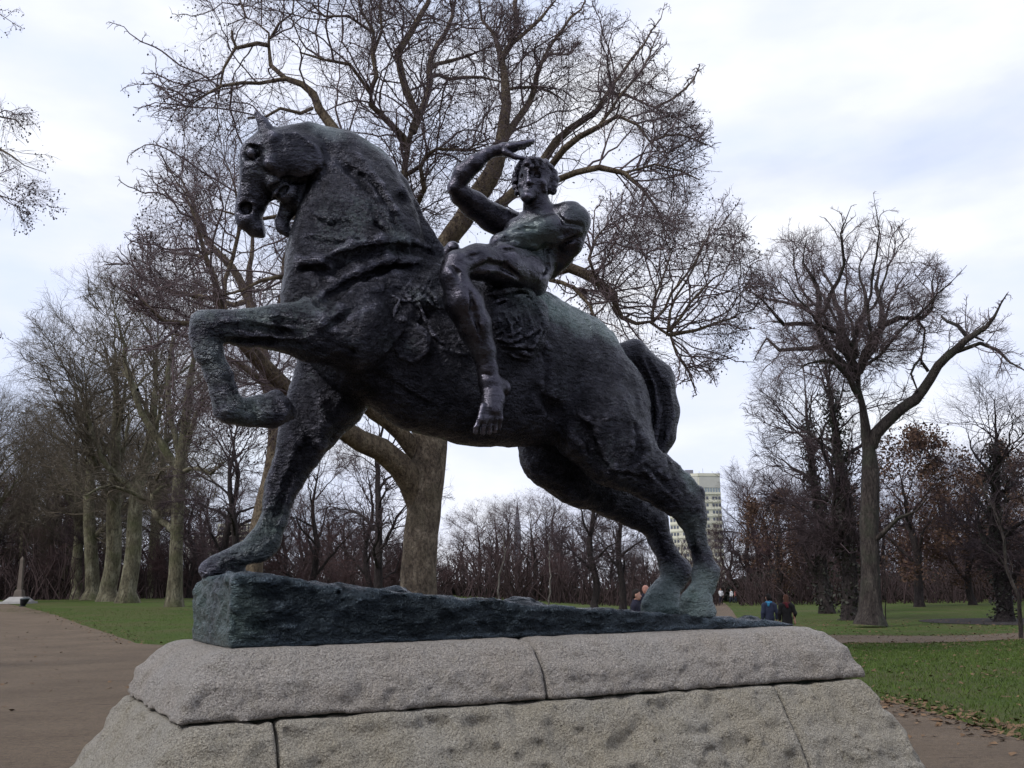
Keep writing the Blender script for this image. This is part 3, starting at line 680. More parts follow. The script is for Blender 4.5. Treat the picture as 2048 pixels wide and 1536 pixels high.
def build_pedestal():
    root = empty('stone_pedestal', tuple(ORG - np.array([0, 0, ZT])), ROTZ)
    tag(root, 'rough hewn grey granite pedestal with sloping sides under the bronze rider', 'pedestal')
    U0, U1, W0, W1 = 0.0, 4.42, 0.0, 1.35
    def block(name, u0, u1, zb, zt_, off, seed, m, lump, corner, h=0.020, halfw=None, right=0.72):
        """off(z)-> outward offset of the battered faces; u0/u1 None = outer end"""
        mo = off(zb)
        lo = [(U0 - mo - .1) if u0 is None else u0 - .03, W0 - mo - .1, zb - .04]
        hi = [(U1 + mo * right + .1) if u1 is None else u1 + .03, W1 + mo + .1, zt_ + .06]
        G = Field(lo, hi, h)
        X = G.ax[0][:, None, None]; Y = G.ax[1][None, :, None]; Z = G.ax[2][None, None, :]
        def smax(a, b, k):
            hh = np.clip(0.5 - 0.5 * (b - a) / k, 0, 1); return a * hh + b * (1 - hh) + k * hh * (1 - hh)
        o = np.array([off(z) for z in G.ax[2]], np.float32)[None, None, :]
        kc = corner[0] + (corner[1] - corner[0]) * np.clip((Z - zb) / (zt_ - zb), 0, 1)
        fx = None
        if u0 is None: fx = (U0 - o) - X
        else: fx = (u0 - X) + 0 * Y
        fy = (W0 - o) - Y; fy2 = Y - (W1 + o)
        fx2 = (X - (U1 + o * right)) if u1 is None else (X - u1)
        f = smax(fx, fy, kc if u0 is None else 0.012); f = smax(f, fy2, kc)
        f = smax(f, fx2, kc if u1 is None else 0.012)
        f = smax(f, Z - zt_ + 0 * X, corner[2]); f = smax(f, zb - Z, 0.012)
        G.f = (f + 0 * (X + Y + Z)).astype(np.float32)
        def gn(P):
            q = P + seed * 3.7
            edge = np.clip((P[:, 2] - zb) / .05, 0.25, 1)
            topf = 1 - 0.75 * np.clip((P[:, 2] - (zt_ - .03)) / .03, 0, 1) * (lump[2])
            inn = 1.0
            if u0 is not None: inn = inn * np.clip((P[:, 0] - u0) / .05, 0.15, 1)
            if u1 is not None: inn = inn * np.clip((u1 - P[:, 0]) / .05, 0.15, 1)
            big = fnoise(q, (2.2, 3, 4.0), 3, 0.55); sh = np.abs(fnoise(q, (3.2, 3.2, 5.5), 4, 0.55, 4.0))
            return edge * inn * topf * (lump[0] * big + lump[1] * (sh - .15) + 0.036 * fnoise(q, (10, 10, 15), 4, 0.70) + 0.004 * (.2 - np.abs(fnoise(q, (14, 14, 18), 2, 0.6, 8.0))))
        G.add_noise(gn, 5 * h)
        V, Q = G.mesh(); return mesh_np('stone_block', V, Q, m, root)
    Z1 = 1.105
    off1 = lambda z: float(np.interp(z, [Z1 - .1, Z1, Z1 + .2, ZT], [.36, .345, .27, .13]))
    j = [float(loc_of(onz(1072, 1278, ZT))[0])]
    block('stone_block', None, j[0] - .005, Z1 + .012, ZT, off1, 1, M_gr1, (.010, .010, 1), (.03, .09, .10))
    block('stone_block', j[0] + .005, None, Z1 + .012, ZT, off1, 2, M_gr1, (.010, .010, 1), (.03, .09, .10), right=.85)
    off2 = lambda z: float(np.interp(z, [.3, .7, Z1], [.80, .60, .355]))
    ja = float(loc_of(onz(572, 1452, Z1))[0]); jb = float(loc_of(onz(1597, 1376, Z1))[0])
    block('stone_block', None, ja - .005, .45, Z1, off2, 3, M_gr2, (.028, .07, 1), (.22, .14, .02), .022)
    block('stone_block', ja + .005, jb - .005, .45, Z1, off2, 4, M_gr2, (.020, .11, 1), (.2, .1, .02), .025)
    block('stone_block', jb + .005, None, .45, Z1, off2, 5, M_gr2, (.020, .055, 1), (.2, .1, .02), .022)
    off3 = lambda z: .86
    block('stone_block', None, 1.2, -.02, .44, off3, 6, M_gr2, (.02, .02, 1), (.1, .1, .03), .05)
    block('stone_block', 1.21, 3.2, -.02, .44, off3, 7, M_gr2, (.02, .02, 1), (.1, .1, .03), .05)
    block('stone_block', 3.21, None, -.02, .44, off3, 8, M_gr2, (.02, .02, 1), (.1, .1, .03), .05)
    bm = bmesh.new()
    def ring(z, o): return [bm.verts.new(p) for p in ((U0 - o, W0 - o, z), (U1 + o * .5, W0 - o, z), (U1 + o * .5, W1 + o, z), (U0 - o, W1 + o, z))]
    lv = [ring(.02, .6), ring(.44, .6), ring(.5, .60), ring(Z1 - .03, .26), ring(Z1 + .04, .26), ring(ZT - .06, .08)]
    for a, b in zip(lv[:-1], lv[1:]):
        for i in range(4): bm.faces.new((a[i], a[(i + 1) % 4], b[(i + 1) % 4], b[i]))
    bm.faces.new(lv[-1]); bm.faces.new(lv[0][::-1])
    bm_obj('mortar_core', bm, M_mort, root)
    print('pedestal', round(time.time() - T0, 1))
    return root
build_pedestal()
build_statue()
# ================================================================ land
def sstep(a, b, x):
    t = np.clip((np.asarray(x, float) - a) / (b - a), 0, 1); return t * t * (3 - 2 * t)
def hgt(x, y):
    x = np.asarray(x, float); y = np.asarray(y, float)
    l = 1.3 * sstep(25, 100, y) * (1 - sstep(-12, 14, x))
    r = -0.22 * sstep(20, 34, y) * sstep(4, 14, x) * (1 - sstep(60, 90, y))
    return l + r
def ground(px, py):
    d = ray(px, py); t = 5.0
    for i in range(4000):
        p = CAMP + d * t
        if p[2] <= hgt(p[0], p[1]): return p
        t += 0.1
    return CAMP + d * t
def foot(px, Y):
    p = at(px, 1200, Y); return np.array([p[0], Y, float(hgt(p[0], Y))])

def m_grass():
    m, t, b = mat('lawn')
    n1 = noise(t, 0.35, 4); n2 = noise(t, 3.2, 6, 0.65); n3 = noise(t, 22, 4, 0.7); n4 = noise(t, scale=60, detail=3, rough=0.7)
    c1 = ramp(t, n2, [(0.25, (.038, .062, .012)), (0.5, (.058, .094, .018)), (0.75, (.088, .120, .026))])
    c2 = ramp(t, n3, [(0.3, (.45, .5, .42)), (0.5, (1, 1, 1)), (0.72, (1.5, 1.35, 1.1))])
    c3 = ramp(t, n4, [(0.3, (.6, .62, .6)), (0.7, (1.35, 1.3, 1.2))])
    c = mix(t, 1.0, c1, c2, 'MULTIPLY'); c = mix(t, 1.0, c, c3, 'MULTIPLY')
    f = ramp(t, n1, [(0.42, (0, 0, 0)), (0.62, (.6,) * 3)])
    c = mix(t, f, c, (.095, .085, .038))
    t.links.new(c, b.inputs['Base Color']); b.inputs['Roughness'].default_value = 0.9; b.inputs['Specular IOR Level'].default_value = 0.15
    bump(t, b, mathn(t, 'ADD', n3, n4), 0.8, 0.06)
    return m
def m_gravel():
    m, t, b = mat('gravel')
    n1 = noise(t, 0.5, 5, 0.6); n2 = noise(t, 9, 6, 0.7); n3 = noise(t, 90, 3, 0.7)
    st = noise(t, 1.4, 6, 0.6, scaled(t, (0.25, 2.2, 1)), 0.6)
    c1 = ramp(t, n1, [(0.3, (.108, .082, .058)), (0.7, (.155, .120, .087))])
    c2 = ramp(t, n2, [(0.28, (.62, .60, .60)), (0.5, (1, 1, 1)), (0.75, (1.18, 1.15, 1.1))])
    c3 = ramp(t, n3, [(0.35, (.62, .62, .62)), (0.65, (1.4, 1.36, 1.3))])
    c4 = ramp(t, st, [(0.28, (.60, .56, .56)), (0.40, (1, 1, 1))])
    n5 = noise(t, 260, 2, 0.8); c5 = ramp(t, n5, [(0.36, (.45, .43, .40)), (0.5, (1, 1, 1)), (0.66, (1.6, 1.55, 1.5))])
    c = mix(t, 1.0, mix(t, 1.0, mix(t, 1.0, mix(t, 1.0, c1, c2, 'MULTIPLY'), c3, 'MULTIPLY'), c4, 'MULTIPLY'), c5, 'MULTIPLY')
    t.links.new(c, b.inputs['Base Color']); b.inputs['Roughness'].default_value = 0.85; b.inputs['Specular IOR Level'].default_value = 0.25
    bump(t, b, mathn(t, 'ADD', n3, n2), 0.8, 0.04)
    return m
M_grass, M_gravel = m_grass(), m_gravel()

gx = np.sinh(np.linspace(-6.2, 6.2, 201)) / math.sinh(6.2) * 2600
gy = np.sinh(np.linspace(-5.5, 6.4, 221)) / math.sinh(6.4) * 3200 + 8
GX, GY = np.meshgrid(gx, gy, indexing='ij'); V = np.stack([GX.ravel(), GY.ravel(), hgt(GX, GY).ravel()], 1)
ii, jj = np.meshgrid(np.arange(200), np.arange(220), indexing='ij'); a = (ii * 221 + jj).ravel()
lawn = mesh_np('lawn', V, np.stack([a, a + 221, a + 222, a + 1], 1), M_grass); tag(lawn, kind='structure')

def sheet(name, poly, m, lift=0.004, step=1.0, jag=0.12, kind='structure'):
    from mathutils.geometry import delaunay_2d_cdt
    P = np.array(poly, float); B = []
    for i in range(len(P)):
        a, b = P[i], P[(i + 1) % len(P)]; L = np.linalg.norm(b - a); dist = max(3, min(np.linalg.norm(a), np.linalg.norm(b)))
        n = max(1, int(L / max(0.25, dist * 0.02))); 
        for k in range(n): B.append(a + (b - a) * k / n)
    B = np.array(B); Q = np.c_[B, np.zeros(len(B))]
    B = B + jag * np.c_[fnoise(Q, 0.9, 4, 0.7), fnoise(Q, 0.9, 4, 0.7, 7.0)]
    lo, hi = B.min(0), B.max(0)
    gxx, gyy = np.meshgrid(np.arange(lo[0], hi[0], step), np.arange(lo[1], hi[1], step)); G = np.c_[gxx.ravel(), gyy.ravel()]
    x, y = G.T; ins = np.zeros(len(G), bool)
    for i in range(len(B)):
        x1, y1 = B[i]; x2, y2 = B[(i + 1) % len(B)]
        c = ((y1 > y) != (y2 > y)) & (x < (x2 - x1) * (y - y1) / (y2 - y1 + 1e-12) + x1); ins ^= c
    G = G[ins]
    vs_ = [Vector(p) for p in np.vstack([B, G])]
    out_ = delaunay_2d_cdt(vs_, [], [list(range(len(B)))], 1, 1e-5)
    V2 = np.array([tuple(p) for p in out_[0]]); T = np.array([list(f) for f in out_[2] if len(f) == 3])
    Vv = np.c_[V2, hgt(V2[:, 0], V2[:, 1]) + lift]
    o = mesh_np(name, Vv, T, m)
    n_ = np.zeros(3); 
    if o.data.polygons[0].normal.z < 0: o.data.flip_normals()
    tag(o, kind=kind); return o
g2 = lambda px, py: tuple(ground(px, py)[:2])
left_edge = [g2(0, 1205.5), g2(60, 1217), g2(110, 1230), g2(160, 1248), g2(215, 1267), g2(275, 1287)]
right_edge = [g2(1700, 1388), g2(1780, 1405), g2(1830, 1418), g2(1900, 1436), g2(1960, 1455), g2(2048, 1484)]
poly = [(-75, 112), (-52, 100)] + left_edge + [(-8, 31), (-3, 25), (1.5, 20)] + right_edge + [(8.6, 9), (14, 6), (40, 0), (60, -30), (-80, -30), (-100, 60)]
gravel = sheet('gravel_walk', poly, M_gravel, 0.006, 1.6)
pl = [g2(1384, 1240), g2(1432, 1206), g2(1449, 1206), g2(1478, 1240)]
p2 = [(-3, 24.5), (1, 28)] + [(pl[0][0] - 1.5, pl[0][1])] + [pl[1], pl[2], pl[3], (pl[3][0] + .6, pl[3][1] - 4), (6, 22), (1.2, 20.3)]
sheet('gravel_path', p2, M_gravel, 0.012, 1.2)
cx0 = [g2(1660, 1290), g2(1700, 1286), g2(1850, 1286), g2(1950, 1284), g2(2040, 1279), g2(2200, 1268)]
cx1 = [g2(2200, 1256), g2(2048, 1266), g2(1950, 1271), g2(1850, 1273), g2(1700, 1271), g2(1640, 1271)]
sheet('gravel_path', [(6, 27)] + cx0 + cx1 + [(7, 34)], M_gravel, 0.017, 1.2)
M_mulch = flat_mat('bare_earth', (.022, .017, .015), 0.95, 0.3, 6)
c_ = foot(2002, 55); sheet('earth_circle', [(c_[0] + 4.0 * math.cos(a), c_[1] + 5.5 * math.sin(a)) for a in np.linspace(0, 6.28, 30)[:-1]], M_mulch, 0.02, 1.0)

# ---------------------------------------------------------------- grass blades and fallen leaves
def scatter_tris(name, P, size, m, upright=True, label=None, cat=None, aspect=.35):
    n = len(P); a = rng.uniform(0, 2 * np.pi, n); s = size * rng.uniform(.5, 1.4, n)
    if upright:
        d = np.c_[np.cos(a), np.sin(a), np.zeros(n)] * (s * aspect)[:, None]; lean = np.c_[rng.normal(0, .4, n), rng.normal(0, .4, n), np.ones(n)] * s[:, None]
        V = np.stack([P - d, P + d, P + lean], 1).reshape(-1, 3); F = np.arange(3 * n).reshape(-1, 3)
    else:
        d = np.c_[np.cos(a), np.sin(a), rng.normal(0, .22, n)]; e = np.c_[-np.sin(a), np.cos(a), rng.normal(0, .22, n)]
        q = P + [0, 0, size * .22]
        V = np.stack([q - d * s[:, None] * .6, q - e * s[:, None] * .42 + [0, 0, size * .1], q + d * s[:, None] * .6, q + e * s[:, None] * .42 + [0, 0, size * .12]], 1).reshape(-1, 3)
        F = np.arange(4 * n).reshape(-1, 4)
    o = mesh_np(name, V, F, m, smooth=False); tag(o, label, cat, kind='stuff'); return o
def pts_in(n, poly):
    P = np.array(poly); lo, hi = P.min(0), P.max(0); G = rng.uniform(lo, hi, (n, 2)); x, y = G.T; ins = np.zeros(n, bool)
    for i in range(len(P)):
        x1, y1 = P[i]; x2, y2 = P[(i + 1) % len(P)]
        ins ^= ((y1 > y) != (y2 > y)) & (x < (x2 - x1) * (y - y1) / (y2 - y1 + 1e-12) + x1)
    G = G[ins]; return np.c_[G, hgt(G[:, 0], G[:, 1])]
rp = right_edge[1:] + [(14, 10.6), (22, 18), (24, 34)] + cx0[:0:-1][1:] + [(6, 28), (4, 22)]
lp = left_edge[2:] + [(-9, 31.5), (-4, 40), (-10, 60), (-22, 68), (-40, 72)]
M_bl = flat_mat('grass_blade', (.062, .098, .018), 0.8, 0.35, 2.0, 0.2)
scatter_tris('grass', np.vstack([pts_in(120000, rp), pts_in(40000, lp)]), 0.05, M_bl, True, 'short green grass tufts growing on the park lawns', 'grass', .16)
M_lf = flat_mat('dead_leaf', (.13, .080, .045), 0.85, 0.6, 3.0, 0.2)
lv = [pts_in(2600, rp), pts_in(1200, lp), pts_in(3500, [(8, 34), (10, 60), (45, 60), (45, 34)])]
ed = []
for E, n, w in ((right_edge, 420, .35), (left_edge, 420, .5), (cx0, 250, .5), (cx1, 200, .5)):
    E = np.array(E); k = rng.integers(0, len(E) - 1, n); t = rng.random(n)[:, None]; p = E[k] * (1 - t) + E[k + 1] * t + rng.normal(0, w, (n, 2)); ed.append(np.c_[p, hgt(p[:, 0], p[:, 1])])
g_ = pts_in(700, [(-14, 8), (-9, 6), (-3, 20), (-14, 34), (-30, 60), (-35, 50)]); g3_ = pts_in(50, [(5, 8), (9, 8), (6, 14.5), (4, 14)])
scatter_tris('fallen_leaves', np.vstack(lv + ed + [g_, g3_]), 0.085, M_lf, False, 'brown fallen leaves scattered over the lawns and along the path edges', 'leaves')
print('land', round(time.time() - T0, 1))
# ================================================================ bare trees
def tubes(P, Rr, ns=3):
    n, k, _ = P.shape
    T = np.empty_like(P); T[:, 1:-1] = P[:, 2:] - P[:, :-2]; T[:, 0] = P[:, 1] - P[:, 0]; T[:, -1] = P[:, -1] - P[:, -2]
    T /= np.linalg.norm(T, axis=2, keepdims=True) + 1e-9
    ref = np.where(np.abs(T[:, :1, 2:3]) > 0.8, np.array([1., 0, 0]), np.array([0, 0, 1.])); ref = np.broadcast_to(ref, P.shape)
    A = np.cross(T, ref); A /= np.linalg.norm(A, axis=2, keepdims=True) + 1e-9; B = np.cross(T, A)
    an = np.arange(ns) * 2 * np.pi / ns
    V = P[:, :, None] + Rr[:, :, None, None] * (A[:, :, None] * np.cos(an)[:, None] + B[:, :, None] * np.sin(an)[:, None])
    base = (np.arange(n)[:, None, None] * k + np.arange(k - 1)[None, :, None]) * ns; i = np.arange(ns)[None, None]
    j = (i + 1) % ns
    F = np.stack([base + i, base + j, base + ns + j, base + ns + i], 3).reshape(-1, 4)
    return V.reshape(-1, 3), F
def twigs(P, Rr):
    """three-sided tubes that run out to a point"""
    n, k, _ = P.shape; V, F = tubes(P[:, :-1], Rr[:, :-1], 3); m = len(V)
    t = (np.arange(n)[:, None] * (k - 1) + (k - 2)) * 3; i = np.arange(3)[None]
    T = np.stack([t + i, t + (i + 1) % 3, np.broadcast_to(m + np.arange(n)[:, None], (n, 3))], 2).reshape(-1, 3)
    return np.vstack([V, P[:, -1]]), F, T
class Bag:
    def __init__(s): s.V = []; s.F = []; s.n = 0
    def add(s, V, *Fs):
        s.V.append(V)
        for F in Fs: s.F.append(F + s.n)
        s.n += len(V)
    def obj(s, name, m, parent=None, smooth=True): return mesh_np(name, np.vstack(s.V), s.F, m, parent, smooth)
def unit(v): return v / (np.linalg.norm(v, axis=-1, keepdims=True) + 1e-9)
def smooth_limb(pts, rad, step=0.35, jit=0.03, rg=rng):
    """Catmull-Rom through traced points"""
    P = np.array(pts, float); rad = np.array(rad, float); Q = np.vstack([2 * P[0] - P[1], P, 2 * P[-1] - P[-2]]); o = []; orr = []
    for i in range(len(P) - 1):
        L = np.linalg.norm(P[i + 1] - P[i]); n = max(1, int(L / step)); p0, p1, p2, p3 = Q[i:i + 4]
        for t in np.arange(n) / n:
            o.append(.5 * (2 * p1 + (p2 - p0) * t + (2 * p0 - 5 * p1 + 4 * p2 - p3) * t * t + (3 * p1 - p0 - 3 * p2 + p3) * t ** 3)); orr.append(rad[i] * (1 - t) + rad[i + 1] * t)
    o.append(P[-1]); orr.append(rad[-1]); o = np.array(o); orr = np.array(orr)
    if len(orr) > 5: orr = orr * np.interp(np.linspace(0, 1, len(orr)), [0, .6, 1], [1, 1, .35])
    o[1:-1] += rg.normal(0, 1, o[1:-1].shape) * (jit * np.minimum(1, .12 / (orr[1:-1] + .02)))[:, None]
    return o, orr
def nodes_of(P, Rr, t0=0.0):
    n, k, _ = P.shape; D = np.empty_like(P); D[:, :-1] = P[:, 1:] - P[:, :-1]; D[:, -1] = D[:, -2]
    s = int(k * t0); L = np.linalg.norm(D, axis=2); L[:, -1] = 0
    return P[:, s:].reshape(-1, 3), unit(D[:, s:].reshape(-1, 3)), Rr[:, s:].reshape(-1), L[:, s:].reshape(-1)
def env_q(p, env):
    return np.min([np.linalg.norm((p - c) / e, axis=1) for c, e in env], axis=0)
def grow(nd_, n, L, K, phi, wander, up, outb, r0, r1, env, rg, rf=0.6, centre=None, zig=0.0, curl=0.0, wq=1.5):
    P0, D0, R0, W0 = nd_
    w = W0 * np.clip(env_q(P0, env), .35, 1.1) ** wq; w = w / w.sum(); k = rg.choice(len(P0), n, p=w); p = P0[k] + D0[k] * (rg.random(n) * W0[k])[:, None]; d = D0[k]; rr = R0[k]
    perp = rg.normal(0, 1, (n, 3)); perp -= (perp * d).sum(1, keepdims=True) * d; perp = unit(perp)
    ph = np.radians(rg.normal(phi, 14, n))[:, None]
    c = env[0][0] if centre is None else centre
    v = unit(d * np.cos(ph) + perp * np.sin(ph) + unit(p - c) * outb + np.array([0, 0, up]))
    q = env_q(p, env); Ls = L * rg.lognormal(0, .32, n) * np.clip(1.5 - q, .3, 1); st = Ls / K
    P = np.empty((n, K + 1, 3)); P[:, 0] = p; z = unit(rg.normal(0, 1, (n, 3)))
    for s in range(K):
        q = env_q(p, env); over = np.clip(q - 1, 0, 1)[:, None]
        v = unit(v + rg.normal(0, wander, (n, 3)) + z * zig * (1 if s % 2 else -1) + np.array([0, 0, curl]) - unit(p - c) * over * .5)
        p = p + v * (st * np.where(over[:, 0] > 0, .35, 1))[:, None]; P[:, s + 1] = p
    ra = np.minimum(rr * rf, r0 * rg.uniform(.7, 1.3, n)); rb = np.minimum(ra * .6, r1)
    t = np.linspace(0, 1, K + 1)[None]
    return P, ra[:, None] * (1 - t) + rb[:, None] * t
def bark(name, dark, mid, light, sc=3.0, stretch=0.35, patch=None):
    m, t, b = mat(name); v = scaled(t, (1, 1, stretch))
    n1 = noise(t, sc, 6, 0.65, v, 0.4); n2 = noise(t, sc * 5, 5, 0.65, v)
    c = ramp(t, n1, [(0.3, dark), (0.5, mid), (0.68, light)])
    c = mix(t, 1.0, c, ramp(t, n2, [(0.35, (.42, .42, .42)), (0.5, (.95, .95, .95)), (0.65, (1.25, 1.25, 1.2))]), 'MULTIPLY')
    if patch:
        n3 = noise(t, sc * .35, 3, 0.5); c = mix(t, ramp(t, n3, [(0.5, (0, 0, 0)), (0.65, (.55,) * 3)]), c, patch)
    t.links.new(c, b.inputs['Base Color']); b.inputs['Roughness'].default_value = 0.9; b.inputs['Specular IOR Level'].default_value = 0.2
    bump(t, b, n2, 1.0, 0.12); return m
M_plane = bark('plane_bark', (.062, .048, .038), (.165, .130, .098), (.32, .265, .20), 3.6, 0.55, (.10, .085, .055))
M_planel = bark('plane_limb', (.075, .055, .042), (.150, .115, .080), (.240, .195, .135), 3.0, 0.6)
M_twig = flat_mat('twig', (.125, .095, .100), 0.9, 0.3, 2, 0.15)
M_dark = bark('dark_bark', (.018, .014, .015), (.038, .030, .030), (.050, .042, .040), 3.5, 0.3)
M_chest = bark('chestnut_bark', (.024, .019, .018), (.048, .039, .036), (.085, .072, .064), 3.0, 0.3, (.045, .05, .035))
M_av = bark('avenue_bark', (.060, .052, .036), (.125, .112, .075), (.23, .215, .155), 2.0, 0.4, (.075, .085, .035))
M_twr = flat_mat('reddish_twig', (.082, .050, .050), 0.9, 0.3, 1, 0.15)
M_twb = flat_mat('brown_twig', (.060, .044, .048), 0.9, 0.3, 1, 0.15)
M_twg = flat_mat('olive_twig', (.105, .088, .068), 0.9, 0.3, 1, 0.15)
M_seed = flat_mat('seed_ball', (.03, .02, .018), 0.9)
M_oak = flat_mat('oak_leaf', (.085, .050, .034), 0.85, 0.5, 0.8, 0.2)
M_ivy = flat_mat('ivy_leaf', (.020, .021, .013), 0.6, 0.4, 1.5, 0.4)
M_birch = bark('birch_bark', (.10, .09, .08), (.20, .18, .16), (.34, .31, .28), 6, 0.3)

def limbs_to(bag, limbs, ns=8):
    for P, r in limbs: bag.add(*tubes(P[None], r[None], ns if r[0] > .1 else 6))
def limb_nodes(limbs, rmax=9, rmin=0):
    a = [nodes_of(P[None], r[None]) for P, r in limbs]; a = [np.concatenate([x[i] for x in a]) for i in range(4)]
    m = (a[2] < rmax) & (a[2] >= rmin); return tuple(x[m] for x in a)
def cat_nodes(*a): return tuple(np.concatenate([x[i] for x in a]) for i in range(4))
def traced(lst, Y, dY=None, sc=1.0, rg=rng):
    """lst of (px,py,rpx[,dY]) in the photo -> limb at true depth"""
    P = []; r = []
    for n in lst:
        y = Y + (n[3] if len(n) > 3 else 0); P.append(at(n[0], n[1], y)); r.append(n[2] * y / 2044 * sc)
    return P, r
def seeds(bag, tips, rg, n, drop=.12, r=.022):
    k = rg.choice(len(tips), n); p = tips[k] + rg.normal(0, .02, (n, 3)) - [0, 0, drop * .6]
    o = np.array([[1, 0, 0], [-.5, .87, 0], [-.5, -.87, 0], [0, 0, 1.1], [0, 0, -1.1]]); V = p[:, None] + o[None] * (r * rg.uniform(.6, 1.3, n))[:, None, None]
    f = np.array([[0, 1, 3], [1, 2, 3], [2, 0, 3], [1, 0, 4], [2, 1, 4], [0, 2, 4]]); F = (np.arange(n)[:, None, None] * 5 + f[None]).reshape(-1, 3)
    bag.add(V.reshape(-1, 3), F)
def leaves(bag, base, rg, n, size, spread=.25):
    k = rg.choice(len(base), n); p = base[k] + rg.normal(0, spread, (n, 3)); a = unit(rg.normal(0, 1, (n, 3))); b_ = unit(np.cross(a, rg.normal(0, 1, (n, 3)))); s = (size * rg.uniform(.6, 1.4, n))[:, None]
    V = np.stack([p - a * s, p - b_ * s * .6, p + a * s, p + b_ * s * .6], 1).reshape(-1, 3); bag.add(V, np.arange(4 * n).reshape(-1, 4))

def crown(limbs, spec, env, seed, centre=None, rmax=.3):
    """spec: list of dict per level; returns list of (P,R) levels"""
    rg = np.random.default_rng(seed); nodes = limb_nodes(limbs, rmax); levels = []; prev = nodes
    for s in spec:
        src = prev if not s.get('mixp') else cat_nodes(prev, older)
        P, r = grow(src, s['n'], s['L'], s['K'], s.get('phi', 50), s.get('w', .25), s.get('up', .1), s.get('out', .3), s['r0'], s['r1'], env, rg, s.get('rf', .65), centre, s.get('zig', .15), s.get('curl', 0), s.get('wq', 1.5))
        levels.append((P, r)); older = prev; prev = nodes_of(P, r, s.get('t0', .25))
    return levels

